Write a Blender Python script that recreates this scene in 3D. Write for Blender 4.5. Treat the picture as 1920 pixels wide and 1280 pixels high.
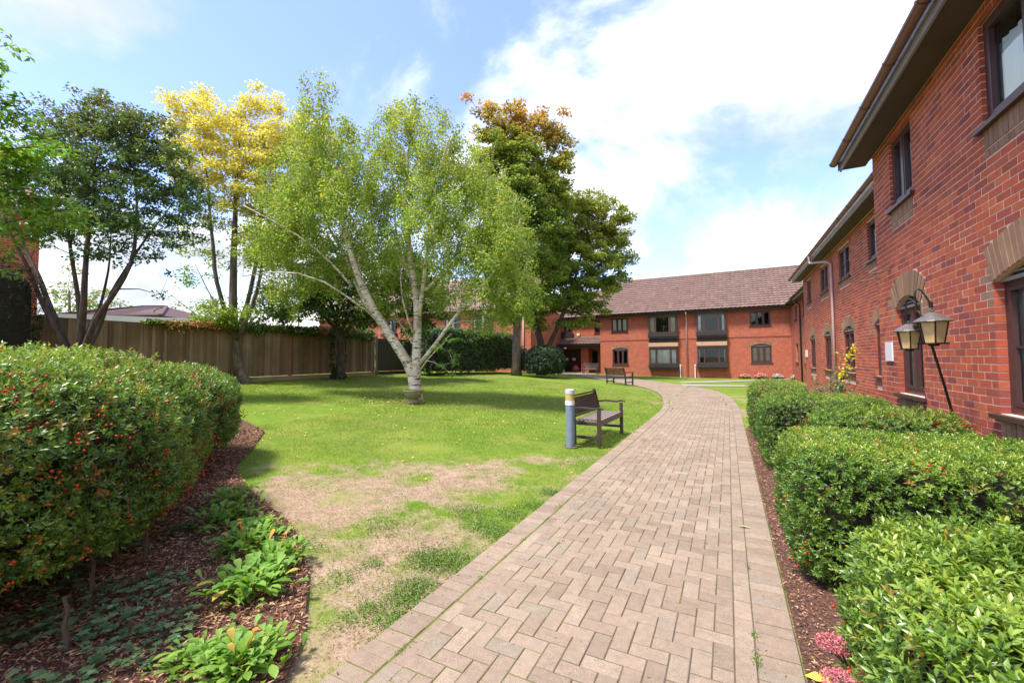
import bpy, bmesh, math, random
import numpy as np
from mathutils import Vector, Matrix
random.seed(7); rng = np.random.default_rng(11)
S = bpy.context.scene
for o in list(bpy.data.objects): bpy.data.objects.remove(o)
COL = S.collection
R = math.radians

# ------------------------------------------------------------------ camera
CAM = np.array([0., 0., 1.58]); FPX = 790.
_t, _p, _r = R(27.1), R(2.36), R(0.5)
FWD = np.array([-math.sin(_t)*math.cos(_p), math.cos(_t)*math.cos(_p), math.sin(_p)])
_r0 = np.array([math.cos(_t), math.sin(_t), 0.]); _u0 = np.cross(_r0, FWD)
RGT = _r0*math.cos(_r) - _u0*math.sin(_r); UPV = _u0*math.cos(_r) + _r0*math.sin(_r)
cam = bpy.data.cameras.new('camera'); camo = bpy.data.objects.new('camera', cam); COL.objects.link(camo)
cam.sensor_width = 36; cam.lens = 36*FPX/1920; cam.clip_start = .05; cam.clip_end = 3000
m = Matrix([[RGT[i], UPV[i], -FWD[i], CAM[i]] for i in range(3)] + [[0, 0, 0, 1]])
camo.matrix_world = m; S.camera = camo

def at(px, py, Z):
    """world point at camera depth Z (metres) in the direction of a photo pixel"""
    return CAM + Z*(FWD + RGT*(px-960)/FPX - UPV*(py-640)/FPX)

# ------------------------------------------------------------------ sky, sun, exposure
SUN_EL, SUN_AZ = R(64), R(210)      # azimuth: compass-like, 0 = +Y, clockwise
W = bpy.data.worlds.new('World'); S.world = W; W.use_nodes = True
nt = W.node_tree; nt.nodes.clear()
def N(t, tp, **k):
    n = t.nodes.new(tp)
    for a, v in k.items():
        if a.startswith('i_'):
            key = a[2:]; key = int(key) if key.isdigit() else key.replace('_', ' ')
            n.inputs[key].default_value = v
        else: setattr(n, a, v)
    return n
def L(t, a, b): t.links.new(a, b)
out = N(nt, 'ShaderNodeOutputWorld'); bg = N(nt, 'ShaderNodeBackground'); L(nt, bg.outputs[0], out.inputs[0])
sky = N(nt, 'ShaderNodeTexSky', sky_type='NISHITA', sun_disc=False, sun_elevation=SUN_EL, sun_rotation=SUN_AZ)
sky.air_density = 1.0; sky.dust_density = .6; sky.ozone_density = 2.0
bg.inputs[1].default_value = .15
tc = N(nt, 'ShaderNodeTexCoord'); sep = N(nt, 'ShaderNodeSeparateXYZ'); L(nt, tc.outputs['Generated'], sep.inputs[0])
def M(t, op, a, b=None, c=None, clamp=False):
    n = t.nodes.new('ShaderNodeMath'); n.operation = op; n.use_clamp = clamp
    for i, v in enumerate((a, b, c)):
        if v is None: continue
        if isinstance(v, (int, float)): n.inputs[i].default_value = v
        else: t.links.new(v, n.inputs[i])
    return n.outputs[0]
zc = M(nt, 'MAXIMUM', sep.outputs[2], 0.0)
den = M(nt, 'ADD', zc, .32)
cx = M(nt, 'DIVIDE', sep.outputs[0], den); cy = M(nt, 'DIVIDE', sep.outputs[1], den)
cmb = N(nt, 'ShaderNodeCombineXYZ'); L(nt, cx, cmb.inputs[0]); L(nt, cy, cmb.inputs[1]); cmb.inputs[2].default_value = 3.1
n1 = N(nt, 'ShaderNodeTexNoise', i_Scale=1.45, i_Detail=10.0, i_Roughness=.60, i_Distortion=.35); L(nt, cmb.outputs[0], n1.inputs['Vector'])
n2 = N(nt, 'ShaderNodeTexNoise', i_Scale=.5, i_Detail=3.0, i_Roughness=.5); L(nt, cmb.outputs[0], n2.inputs['Vector'])
# more cloud towards +X/+Y (north-east), clearer towards the west
bm_ = N(nt, 'ShaderNodeMapRange', i_1=-.80, i_2=.25, i_3=-.02, i_4=.155); bm_.interpolation_type = 'SMOOTHSTEP'; L(nt, sep.outputs[0], bm_.inputs[0]); bias = bm_.outputs[0]
dens = M(nt, 'ADD', M(nt, 'ADD', n1.outputs['Fac'], M(nt, 'MULTIPLY', n2.outputs['Fac'], .35)), bias)
hz = M(nt, 'POWER', M(nt, 'SUBTRACT', 1.0, zc), 5.0)
dens = M(nt, 'ADD', dens, M(nt, 'MULTIPLY', hz, .36))
mr = N(nt, 'ShaderNodeMapRange', i_1=.655, i_2=.86); mr.interpolation_type = 'SMOOTHSTEP'; L(nt, dens, mr.inputs[0])
mixc = N(nt, 'ShaderNodeMix', data_type='RGBA'); L(nt, mr.outputs[0], mixc.inputs[0])
hs = N(nt, 'ShaderNodeHueSaturation', i_Saturation=1.18, i_Value=.90, i_Hue=.522); L(nt, sky.outputs[0], hs.inputs['Color'])
skc = N(nt, 'ShaderNodeMix', data_type='RGBA', blend_type='ADD', i_0=1.0); L(nt, hs.outputs[0], skc.inputs[6]); skc.inputs[7].default_value = (.38, .45, .74, 1)
L(nt, skc.outputs[2], mixc.inputs[6])
cc = N(nt, 'ShaderNodeTexNoise', i_Scale=1.7, i_Detail=7.0, i_Distortion=.4); L(nt, cmb.outputs[0], cc.inputs['Vector'])
cr = N(nt, 'ShaderNodeValToRGB'); cr.color_ramp.elements[0].color = (2.0, 2.13, 2.4, 1); cr.color_ramp.elements[1].color = (3.75, 3.8, 3.85, 1)
cr.color_ramp.elements[0].position = .36; cr.color_ramp.elements[1].position = .60
L(nt, cc.outputs['Fac'], cr.inputs[0]); L(nt, cr.outputs[0], mixc.inputs[7]); L(nt, mixc.outputs[2], bg.inputs[0])

sl = bpy.data.lights.new('sun', 'SUN'); sl.energy = 2.5; sl.angle = R(9.0); sl.color = (1, .95, .87)
so = bpy.data.objects.new('sun', sl); COL.objects.link(so)
sd = Vector((math.sin(SUN_AZ)*math.cos(SUN_EL), math.cos(SUN_AZ)*math.cos(SUN_EL), math.sin(SUN_EL)))
so.rotation_euler = sd.to_track_quat('Z', 'Y').to_euler()
S.view_settings.view_transform = 'Standard'; S.view_settings.look = 'None'
S.view_settings.exposure = 1.58; S.view_settings.gamma = 1.0
S.render.engine = 'CYCLES'
S.cycles.max_bounces = 6; S.cycles.transparent_max_bounces = 12; S.cycles.diffuse_bounces = 3; S.cycles.glossy_bounces = 3; S.cycles.transmission_bounces = 4

# ------------------------------------------------------------------ numeric noise + terrain
def vn(x, y, seed=0):
    x = np.asarray(x, float); y = np.asarray(y, float)
    xi = np.floor(x).astype(np.int64); yi = np.floor(y).astype(np.int64); xf = x-xi; yf = y-yi
    def h(a, b):
        n = (a*374761393 + b*668265263 + seed*1442695041) & 0xffffffff
        n = ((n ^ (n >> 13))*1274126177) & 0xffffffff
        return ((n ^ (n >> 16)) & 0xffff)/65535.
    u = xf*xf*(3-2*xf); v = yf*yf*(3-2*yf)
    return (h(xi, yi)*(1-u)+h(xi+1, yi)*u)*(1-v)+(h(xi, yi+1)*(1-u)+h(xi+1, yi+1)*u)*v
def fbm(x, y, seed=0, o=4):
    s = 0; a = .5
    for i in range(o): s = s+a*vn(np.asarray(x)*2**i, np.asarray(y)*2**i, seed+i); a *= .5
    return s/(1-.5**o)
def terr(x, y):
    x = np.asarray(x, float); y = np.asarray(y, float)
    t = np.clip((-x-1.9)/13.1, 0, 1)
    A = .84-.42*np.clip((y-20)/14, 0, 1)
    return A*t
def T(x, y): return float(terr(x, y))
def ss(a, b, x): t = np.clip((np.asarray(x, float)-a)/(b-a), 0, 1); return t*t*(3-2*t)
def dryness(x, y):
    """bare worn earth on the lawn nearest the viewer (1) to full green turf (0)"""
    d = (7.6-np.asarray(y))*.68+(-1.9-np.asarray(x))*(-.72)      # + on the near side of the border
    base = ss(-.35, 1.0, d)
    n = fbm(np.asarray(x)*1.3+3, np.asarray(y)*1.3, 5)
    n2 = fbm(np.asarray(x)*4+9, np.asarray(y)*4, 8)
    v = base*(.36+1.5*(n-.36)+1.1*(n2-.45))
    edge = ss(-2.75, -2.1, x)*ss(2.8, 3.4, y)*(1-ss(6.5, 8, y))
    v = v*(1-.6*edge*ss(.3, .6, n2))
    v2 = .55*ss(.60, .72, fbm(np.asarray(x)*.45+20, np.asarray(y)*.3, 31))*ss(5, 9, y)      # thin straw patches further out
    e2 = .75*ss(-3.3, -2.2, x)*ss(11, 13, y)*(1-ss(19, 22, y))*ss(.42, .6, n)
    return np.clip(np.maximum(np.maximum(v, v2*.6), e2*.7), 0, 1)

# ------------------------------------------------------------------ mesh helpers
ORG = {}
class MB:
    def __init__(s): s.v = []; s.f = []; s.r = []
    def add(s, vs, fs, r=None):
        b = len(s.v); s.v += [tuple(map(float, p)) for p in vs]
        if r is None: r = random.random()
        for f in fs: s.f.append(tuple(i+b for i in f)); s.r.append(r)
    def box(s, x0, x1, y0, y1, z0, z1, r=None):
        if x0 > x1: x0, x1 = x1, x0
        if y0 > y1: y0, y1 = y1, y0
        s.add([(x0,y0,z0),(x1,y0,z0),(x1,y1,z0),(x0,y1,z0),(x0,y0,z1),(x1,y0,z1),(x1,y1,z1),(x0,y1,z1)],
              [(3,2,1,0),(4,5,6,7),(0,1,5,4),(1,2,6,5),(2,3,7,6),(3,0,4,7)], r)
    def beam(s, p, q, w, h, up=(0,0,1), r=None):
        p = Vector(p); q = Vector(q); d = (q-p).normalized(); u = Vector(up)
        a = d.cross(u).normalized()*w/2; b = a.cross(d).normalized()*h/2
        vs = [p-a-b, p+a-b, p+a+b, p-a+b, q-a-b, q+a-b, q+a+b, q-a+b]
        s.add(vs, [(0,1,2,3),(7,6,5,4),(0,4,5,1),(1,5,6,2),(2,6,7,3),(3,7,4,0)], r)
    def ext(s, poly, vec, r=None):
        n = len(poly); v = Vector(vec)
        s.add(list(poly)+[Vector(p)+v for p in poly],
              [tuple(range(n))[::-1], tuple(range(n, 2*n))]+[(i, (i+1) % n, n+(i+1) % n, n+i) for i in range(n)], r)
    def tube(s, pts, rad, n=8, r=None, caps=True):
        pts = [Vector(p) for p in pts]
        if not hasattr(rad, '__len__'): rad = [rad]*len(pts)
        vs = []; fs = []; ref = None
        for i, p in enumerate(pts):
            d = (pts[min(i+1, len(pts)-1)]-pts[max(i-1, 0)])
            d = d.normalized() if d.length > 1e-9 else Vector((0,0,1))
            if ref is None: ref = Vector((1,0,0)) if abs(d.x) < .8 else Vector((0,1,0))
            a = (ref-d*ref.dot(d)).normalized(); b = d.cross(a); ref = a
            for k in range(n):
                t = 2*math.pi*k/n; vs.append(p+(a*math.cos(t)+b*math.sin(t))*rad[i])
        for i in range(len(pts)-1):
            for k in range(n):
                k2 = (k+1) % n; fs.append((i*n+k, i*n+k2, (i+1)*n+k2, (i+1)*n+k))
        if caps: fs.append(tuple(range(n))[::-1]); fs.append(tuple(range((len(pts)-1)*n, len(pts)*n)))
        s.add(vs, fs, r)
    def lathe(s, c, prof, n=24, r=None, ph=0):
        vs = []; fs = []
        for (rr, z) in prof:
            for k in range(n):
                t = 2*math.pi*k/n+ph; vs.append((c[0]+rr*math.cos(t), c[1]+rr*math.sin(t), c[2]+z))
        for i in range(len(prof)-1):
            for k in range(n): k2 = (k+1) % n; fs.append((i*n+k, i*n+k2, (i+1)*n+k2, (i+1)*n+k))
        fs.append(tuple(range(n))[::-1]); fs.append(tuple(range((len(prof)-1)*n, len(prof)*n)))
        s.add(vs, fs, r)
def wo(parent):
    return np.array(ORG.get(parent.name, (0,0,0))) if parent else np.zeros(3)
def tag(o, label=None, cat=None, group=None, kind=None):
    if label: o['label'] = label
    if cat: o['category'] = cat
    if group: o['group'] = group
    if kind: o['kind'] = kind
    return o
def empty(name, loc, label, cat, group=None):
    o = bpy.data.objects.new(name, None); COL.objects.link(o); o.location = loc; ORG[o.name] = tuple(loc)
    o.empty_display_size = .2
    return tag(o, label, cat, group)
def finish(me, mats, smooth):
    for mt in (mats if isinstance(mats, (list, tuple)) else [mats]): me.materials.append(mt)
    if smooth: me.polygons.foreach_set('use_smooth', [True]*len(me.polygons))
def build(name, mb, mat, parent=None, kind=None, smooth=False, bevel=0, label=None, fixn=True, org=None):
    """link ONE mesh object; vertices are world coordinates unless the parent was built at the origin"""
    po = wo(parent); oo = np.array(org if org is not None else po)
    me = bpy.data.meshes.new(name); v = np.array(mb.v, float).reshape(-1, 3)-oo
    me.from_pydata([tuple(p) for p in v], [], mb.f)
    at_ = me.attributes.new('rnd', 'FLOAT', 'FACE'); at_.data.foreach_set('value', np.array(mb.r, np.float32))
    if fixn:
        bm = bmesh.new(); bm.from_mesh(me); bmesh.ops.recalc_face_normals(bm, faces=bm.faces); bm.to_mesh(me); bm.free()
    finish(me, mat, smooth)
    o = bpy.data.objects.new(name, me); COL.objects.link(o)
    if parent: o.parent = parent
    o.location = tuple(oo-po); ORG[o.name] = tuple(oo)
    if bevel:
        b = o.modifiers.new('b', 'BEVEL'); b.width = bevel; b.segments = 2; b.limit_method = 'ANGLE'
    if kind: o['kind'] = kind
    if label: o['label'] = label
    return o
def nparr(name, V, F3, mat, parent=None, attrs={}, kind=None, smooth=False):
    """fast triangle mesh from numpy arrays"""
    po = wo(parent); me = bpy.data.meshes.new(name)
    nv = len(V); nf = len(F3); k = F3.shape[1]
    me.vertices.add(nv); me.vertices.foreach_set('co', (V-po).astype(np.float32).ravel())
    me.loops.add(nf*k); me.loops.foreach_set('vertex_index', F3.astype(np.int32).ravel())
    me.polygons.add(nf); me.polygons.foreach_set('loop_start', np.arange(0, nf*k, k, dtype=np.int32))
    try: me.polygons.foreach_set('loop_total', np.full(nf, k, np.int32))
    except Exception: pass
    me.update(calc_edges=True)
    for a, val in attrs.items():
        q = me.attributes.new(a, 'FLOAT', 'POINT'); q.data.foreach_set('value', val.astype(np.float32))
    finish(me, mat, smooth)
    o = bpy.data.objects.new(name, me); COL.objects.link(o)
    if parent: o.parent = parent
    ORG[o.name] = tuple(po)
    if kind: o['kind'] = kind
    return o
def inst(name, me, loc, parent):
    """another object on shared mesh data, centred on loc (world)"""
    o = bpy.data.objects.new(name, me); o.parent = parent; o.location = tuple(np.array(loc)-wo(parent)); COL.objects.link(o)
    return o
def norm(a): return a/np.maximum(np.linalg.norm(a, axis=-1, keepdims=True), 1e-9)
def leaves(name, P, D, Nn, Ln, Wd, mat, parent=None, rnd=None, tint=None, fine=False, kind=None, fold=.18):
    n = len(P); D = norm(D); Nn = norm(Nn-D*np.sum(D*Nn, 1, keepdims=True)); Sd = np.cross(D, Nn)
    Ln = np.broadcast_to(Ln, (n,)).reshape(-1, 1); Wd = np.broadcast_to(Wd, (n,)).reshape(-1, 1)
    up = Nn*Wd*fold
    if rnd is None: rnd = rng.random(n)
    if tint is None: tint = np.zeros(n)
    if fine:
        md = P+D*Ln*.5; tip = P+D*Ln*.97-Nn*Ln*.12
        V = np.stack([P, md+Sd*Wd/2+up, md-Sd*Wd/2+up, md, tip], 1).reshape(-1, 3)
        f = np.array([[0,1,3],[0,3,2],[3,1,4],[3,4,2]]); k = 5
    else:
        V = np.stack([P, P+D*Ln*.45+Sd*Wd/2+up, P+D*Ln-Nn*Ln*.06, P+D*Ln*.45-Sd*Wd/2+up], 1).reshape(-1, 3)
        f = np.array([[0,1,2],[0,2,3]]); k = 4
    F3 = (np.arange(n)[:, None, None]*k+f[None]).reshape(-1, 3)
    return nparr(name, V, F3, mat, parent, {'rnd': np.repeat(rnd, k), 'tint': np.repeat(tint, k)}, kind)

# ------------------------------------------------------------------ materials
def mat(name):
    m = bpy.data.materials.new(name); m.use_nodes = True; t = m.node_tree
    p = t.nodes['Principled BSDF']; return m, t, p
def ramp(t, fac, cols, pos=None, inter='LINEAR'):
    r = t.nodes.new('ShaderNodeValToRGB'); e = r.color_ramp; e.interpolation = inter
    n = len(cols); pos = pos or [i/(n-1) for i in range(n)]
    while len(e.elements) < n: e.elements.new(.5)
    for i in range(n): e.elements[i].position = pos[i]; e.elements[i].color = (*cols[i], 1)
    t.links.new(fac, r.inputs[0]); return r.outputs[0]
def attr(t, n): a = t.nodes.new('ShaderNodeAttribute'); a.attribute_name = n; return a.outputs['Fac']
def pos(t): return t.nodes.new('ShaderNodeNewGeometry').outputs['Position']
def noise(t, vec, scale, detail=4, rough=.55, dist=0):
    n = t.nodes.new('ShaderNodeTexNoise'); n.inputs['Scale'].default_value = scale; n.inputs['Detail'].default_value = detail
    n.inputs['Roughness'].default_value = rough; n.inputs['Distortion'].default_value = dist
    if vec is not None: t.links.new(vec, n.inputs['Vector'])
    return n.outputs['Fac']
def vmul(t, vec, s):
    n = t.nodes.new('ShaderNodeVectorMath'); n.operation = 'MULTIPLY'; t.links.new(vec, n.inputs[0]); n.inputs[1].default_value = s; return n.outputs[0]
def mixc_(t, f, a, b, bt='MIX'):
    n = t.nodes.new('ShaderNodeMix'); n.data_type = 'RGBA'; n.blend_type = bt
    for i, v in ((0, f), (6, a), (7, b)):
        if isinstance(v, (int, float)): n.inputs[i].default_value = v
        elif isinstance(v, tuple): n.inputs[i].default_value = (*v, 1)
        else: t.links.new(v, n.inputs[i])
    return n.outputs[2]
def bump(t, p, h, s=.3, d=.01):
    b = t.nodes.new('ShaderNodeBump'); b.inputs['Strength'].default_value = s; b.inputs['Distance'].default_value = d
    t.links.new(h, b.inputs['Height']); t.links.new(b.outputs[0], p.inputs['Normal'])
def orand(t):
    o = t.nodes.new('ShaderNodeObjectInfo'); return o.outputs['Random']
def simple(name, col, rough=.6, metal=0, var=.15, sc=8, spec=.5):
    m, t, p = mat(name); n = noise(t, pos(t), sc, 4)
    f = M(t, 'ADD', M(t, 'MULTIPLY', M(t, 'SUBTRACT', n, .5), var*3), 1.0)
    c = mixc_(t, 1.0, col, (1,1,1), 'MULTIPLY'); vm = t.nodes.new('ShaderNodeVectorMath'); vm.operation = 'SCALE'
    t.links.new(c, vm.inputs[0]); t.links.new(f, vm.inputs['Scale']); t.links.new(vm.outputs[0], p.inputs['Base Color'])
    p.inputs['Roughness'].default_value = rough; p.inputs['Metallic'].default_value = metal; p.inputs['Specular IOR Level'].default_value = spec
    return m
def leafmat(name, cols, tintc=(.3,.05,.02), trans=.3, rough=.42, spec=.4, tr_boost=1.6):
    m, t, p = mat(name); r = attr(t, 'rnd'); c = ramp(t, r, cols)
    big = noise(t, pos(t), .9, 2); vm = t.nodes.new('ShaderNodeVectorMath'); vm.operation = 'SCALE'
    t.links.new(mixc_(t, attr(t, 'tint'), c, tintc), vm.inputs[0]); t.links.new(M(t, 'ADD', M(t, 'MULTIPLY', big, .5), .75), vm.inputs['Scale'])
    c = vm.outputs[0]; t.links.new(c, p.inputs['Base Color']); p.inputs['Roughness'].default_value = rough
    p.inputs['Specular IOR Level'].default_value = spec
    tr = t.nodes.new('ShaderNodeBsdfTranslucent'); hs = t.nodes.new('ShaderNodeVectorMath'); hs.operation = 'MULTIPLY'
    t.links.new(c, hs.inputs[0]); hs.inputs[1].default_value = (1.25*tr_boost, 1.2*tr_boost, .7*tr_boost); t.links.new(hs.outputs[0], tr.inputs[0])
    mx = t.nodes.new('ShaderNodeMixShader'); mx.inputs[0].default_value = trans
    t.links.new(p.outputs[0], mx.inputs[1]); t.links.new(tr.outputs[0], mx.inputs[2])
    t.links.new(mx.outputs[0], t.nodes['Material Output'].inputs[0]); return m
def brickface(name, cols, useobj=True):
    """single bricks: tone per brick, with grain"""
    m, t, p = mat(name); v = attr(t, 'rnd')
    if useobj:
        v = M(t, 'FRACT', M(t, 'ADD', v, orand(t)))
    c = ramp(t, v, cols)
    n = noise(t, pos(t), 60, 3); n2 = noise(t, pos(t), 9, 3); n3 = noise(t, pos(t), .7, 3)
    vm = t.nodes.new('ShaderNodeVectorMath'); vm.operation = 'SCALE'; t.links.new(c, vm.inputs[0])
    t.links.new(M(t, 'ADD', M(t, 'ADD', M(t, 'MULTIPLY', n, .5), M(t, 'MULTIPLY', n2, .5)), M(t, 'ADD', M(t, 'MULTIPLY', n3, .75), .13)), vm.inputs['Scale'])
    t.links.new(vm.outputs[0], p.inputs['Base Color']); p.inputs['Roughness'].default_value = .85; p.inputs['Specular IOR Level'].default_value = .25
    bump(t, p, n, .35, .004); return m
RED = [(.28,.065,.042),(.42,.090,.042),(.48,.112,.048),(.36,.078,.045),(.52,.135,.054),(.24,.060,.048),(.45,.100,.045),(.40,.083,.042)]
M_brick = brickface('red_brick', RED)
M_brown = brickface('brown_brick', [(.27,.155,.09),(.34,.20,.115),(.24,.135,.085),(.31,.175,.105)])
M_mortar = simple('mortar', (.76,.48,.37), .95, 0, .12, 30)
def brickwall(name, axis):
    m, t, p = mat(name); g = pos(t); s = t.nodes.new('ShaderNodeSeparateXYZ'); t.links.new(g, s.inputs[0])
    c = t.nodes.new('ShaderNodeCombineXYZ'); t.links.new(s.outputs[axis], c.inputs[0]); t.links.new(s.outputs[2], c.inputs[1])
    b = t.nodes.new('ShaderNodeTexBrick'); t.links.new(c.outputs[0], b.inputs['Vector'])
    b.inputs['Scale'].default_value = 1; b.inputs['Brick Width'].default_value = .225; b.inputs['Row Height'].default_value = .075
    b.inputs['Mortar Size'].default_value = .009; b.inputs['Mortar Smooth'].default_value = .2; b.inputs['Bias'].default_value = -.1
    b.inputs['Color1'].default_value = (.31,.06,.036,1); b.inputs['Color2'].default_value = (.54,.115,.05,1); b.inputs['Mortar'].default_value = (.55,.30,.21,1)
    n = noise(t, g, .8, 5); n2 = noise(t, g, 7, 3)
    col = mixc_(t, M(t, 'MULTIPLY', n, .45), b.outputs['Color'], (.36,.10,.055)); col = mixc_(t, M(t, 'MULTIPLY', n2, .3), col, (.25,.05,.03)); n4 = ramp(t, noise(t, g, 5, 4, .7), [(0,0,0),(1,1,1)], [.52,.72]); col = mixc_(t, M(t, 'MULTIPLY', n4, .38), col, (.62,.26,.17))
    t.links.new(col, p.inputs['Base Color']); p.inputs['Roughness'].default_value = .9; p.inputs['Specular IOR Level'].default_value = .2
    return m
M_bw_x = brickwall('brickwork_far', 0); M_bw_y = brickwall('brickwork_side', 1)
M_frame = simple('brown_window_frame', (.075,.034,.032), .38, 0, .1, 20)
M_darkwood = simple('dark_stained_timber', (.035,.026,.024), .5, 0, .25, 20)
M_tym = simple('dark_head_board', (.02,.017,.018), .5)
M_curt = simple('net_curtain', (.90,.91,.89), .9, 0, .1, 3)
M_cream = simple('cream_curtain', (.75,.72,.60), .9, 0, .1, 3)
M_room = simple('room_shade', (.018,.018,.018), .95)  # near-black colour stands in for the shade of unlit rooms
M_white = simple('white_plastic', (.75,.74,.72), .45, 0, .06)
M_pipe = simple('brown_plastic', (.17,.065,.055), .35, 0, .1)
M_pipe_dark = simple('black_plastic', (.03,.028,.03), .35, 0, .1)
M_pipe_pale = simple('pale_pink_plastic', (.52,.36,.33), .45, 0, .1)
M_fascia = simple('grey_fascia', (.27,.235,.225), .45, 0, .2, 4)
M_soffit = simple('dark_soffit', (.062,.045,.037), .7, 0, .3, 3)
def glass():
    m, t, p = mat('window_glass'); t.nodes.remove(p)
    fr = t.nodes.new('ShaderNodeFresnel'); fr.inputs[0].default_value = 1.55
    tr = t.nodes.new('ShaderNodeBsdfTransparent'); tr.inputs[0].default_value = (.93,.96,.95,1)
    gl = t.nodes.new('ShaderNodeBsdfGlossy'); gl.inputs['Roughness'].default_value = .015; gl.inputs[0].default_value = (.95,1,1,1)
    nb = t.nodes.new('ShaderNodeBump'); nb.inputs['Strength'].default_value = .04; nb.inputs['Distance'].default_value = .02
    t.links.new(noise(t, pos(t), 1.6, 1), nb.inputs['Height']); t.links.new(nb.outputs[0], gl.inputs['Normal'])
    mx = t.nodes.new('ShaderNodeMixShader'); t.links.new(M(t, 'ADD', M(t, 'MULTIPLY', fr.outputs[0], 1.1), .0, clamp=True), mx.inputs[0])
    t.links.new(tr.outputs[0], mx.inputs[1]); t.links.new(gl.outputs[0], mx.inputs[2])
    t.links.new(mx.outputs[0], t.nodes['Material Output'].inputs[0]); return m
M_glass = glass()
def paver():
    m, t, p = mat('concrete_paver'); v = M(t, 'FRACT', M(t, 'ADD', attr(t, 'rnd'), orand(t)))
    c = ramp(t, v, [(.22,.165,.118),(.285,.215,.155),(.245,.18,.130),(.31,.235,.17),(.235,.188,.140)])
    g = pos(t); n = noise(t, g, 160, 2, .7); n1 = noise(t, g, 22, 4); n2 = noise(t, g, 1.1, 4)
    sp = ramp(t, noise(t, g, 320, 2, .6), [(.55,.55,.55),(1,1,1),(1.5,1.5,1.5)], [.38,.5,.68])
    c = mixc_(t, .75, c, sp, 'MULTIPLY')
    vm = t.nodes.new('ShaderNodeVectorMath'); vm.operation = 'SCALE'; t.links.new(c, vm.inputs[0])
    t.links.new(M(t, 'ADD', M(t, 'MULTIPLY', n1, .55), M(t, 'ADD', M(t, 'MULTIPLY', n2, .5), .50)), vm.inputs['Scale'])
    # dirt and lichen stains
    st = ramp(t, noise(t, g, 5.5, 5, .65), [(0,0,0),(1,1,1)], [.60,.74]); c2 = mixc_(t, M(t, 'MULTIPLY', st, .35), vm.outputs[0], (.09,.075,.055))
    t.links.new(c2, p.inputs['Base Color']); p.inputs['Roughness'].default_value = .9; p.inputs['Specular IOR Level'].default_value = .2
    bump(t, p, n, .5, .003); return m
M_paver = paver()
def joint():
    m, t, p = mat('joint_sand'); g = pos(t); s = t.nodes.new('ShaderNodeSeparateXYZ'); t.links.new(g, s.inputs[0])
    n = noise(t, g, 2.3, 4); side = M(t, 'MULTIPLY', M(t, 'SUBTRACT', -.55, s.outputs[0]), 1.2, clamp=True)
    mossf = ramp(t, M(t, 'ADD', M(t, 'MULTIPLY', side, .42), n), [(0,0,0),(1,1,1)], [.56,.68])
    sand = ramp(t, noise(t, g, 60, 2), [(.05,.04,.028),(.15,.12,.085)]); moss = ramp(t, noise(t, g, 45, 2), [(.05,.075,.008),(.19,.20,.03)])
    t.links.new(mixc_(t, mossf, sand, moss), p.inputs['Base Color']); p.inputs['Roughness'].default_value = 1; return m
M_joint = joint()
def ground():
    m, t, p = mat('lawn_turf'); g = pos(t)
    n = noise(t, g, 1.2, 5); nf = noise(t, g, 40, 4, .7); nm = noise(t, g, 7, 4)
    green = ramp(t, M(t, 'ADD', M(t, 'MULTIPLY', nf, .6), M(t, 'MULTIPLY', nm, .4)), [(.06,.11,.010),(.13,.20,.022),(.20,.27,.04)], [.3,.52,.75])
    green = mixc_(t, ramp(t, n, [(0,0,0),(1,1,1)], [.45,.7]), green, mixc_(t, nf, (.13,.18,.02), (.26,.28,.06)))
    soil = ramp(t, M(t, 'ADD', M(t, 'MULTIPLY', nf, .65), M(t, 'MULTIPLY', nm, .35)), [(.15,.095,.06),(.31,.215,.145),(.44,.32,.23)], [.3,.5,.72])
    f = M(t, 'ADD', attr(t, 'dry'), M(t, 'MULTIPLY', M(t, 'SUBTRACT', nm, .5), .7))
    f = ramp(t, f, [(0,0,0),(.55,.55,.55),(1,1,1)], [.28,.48,.80])
    t.links.new(mixc_(t, f, green, soil), p.inputs['Base Color']); p.inputs['Roughness'].default_value = .95; p.inputs['Specular IOR Level'].default_value = .1
    bump(t, p, nf, .6, .015); return m
M_ground = ground()
M_blade = leafmat('grass_blade', [(.07,.135,.014),(.125,.215,.02),(.18,.27,.028),(.25,.32,.045)], (.34,.27,.15), .3, .5, .25)
def earth(name, cols, sc=30):
    m, t, p = mat(name); g = pos(t); n = noise(t, g, sc, 5, .7); t.links.new(ramp(t, n, cols, [.3+.4*i/(len(cols)-1) for i in range(len(cols))]), p.inputs['Base Color'])
    p.inputs['Roughness'].default_value = 1; bump(t, p, n, .8, .02); return m
M_soil = earth('bed_soil', [(.035,.018,.012),(.10,.045,.028),(.20,.095,.06)], 45)
M_chip = leafmat('bark_chip', [(.09,.045,.028),(.24,.105,.06),(.38,.185,.11),(.52,.33,.22)], (.52,.36,.16), .0, .8, .2)
def bark(name, cols, sc=(14,14,3), marks=False):
    m, t, p = mat(name); g = pos(t); v = vmul(t, g, sc); n = noise(t, v, 1, 5, .6)
    c = ramp(t, n, cols, [.3+.4*i/(len(cols)-1) for i in range(len(cols))])
    if marks:
        v2 = vmul(t, g, (5,5,22)); n2 = noise(t, v2, 1, 3, .6); c = mixc_(t, ramp(t, n2, [(0,0,0),(1,1,1)], [.54,.62]), c, (.06,.045,.035))
        n3 = noise(t, g, 3, 3); c = mixc_(t, ramp(t, n3, [(0,0,0),(.8,.8,.8)], [.52,.7]), c, (.30,.22,.13))
    t.links.new(c, p.inputs['Base Color']); p.inputs['Roughness'].default_value = .85; bump(t, p, n, .6, .02); return m
M_birchbark = bark('birch_bark', [(.42,.37,.30),(.62,.57,.48),(.72,.67,.58)], (6,6,14), True)
M_bark = bark('grey_bark', [(.06,.045,.033),(.14,.11,.08),(.24,.19,.14)])
M_darkbark = bark('dark_bark', [(.028,.02,.016),(.07,.05,.038),(.12,.09,.07)])
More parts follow.
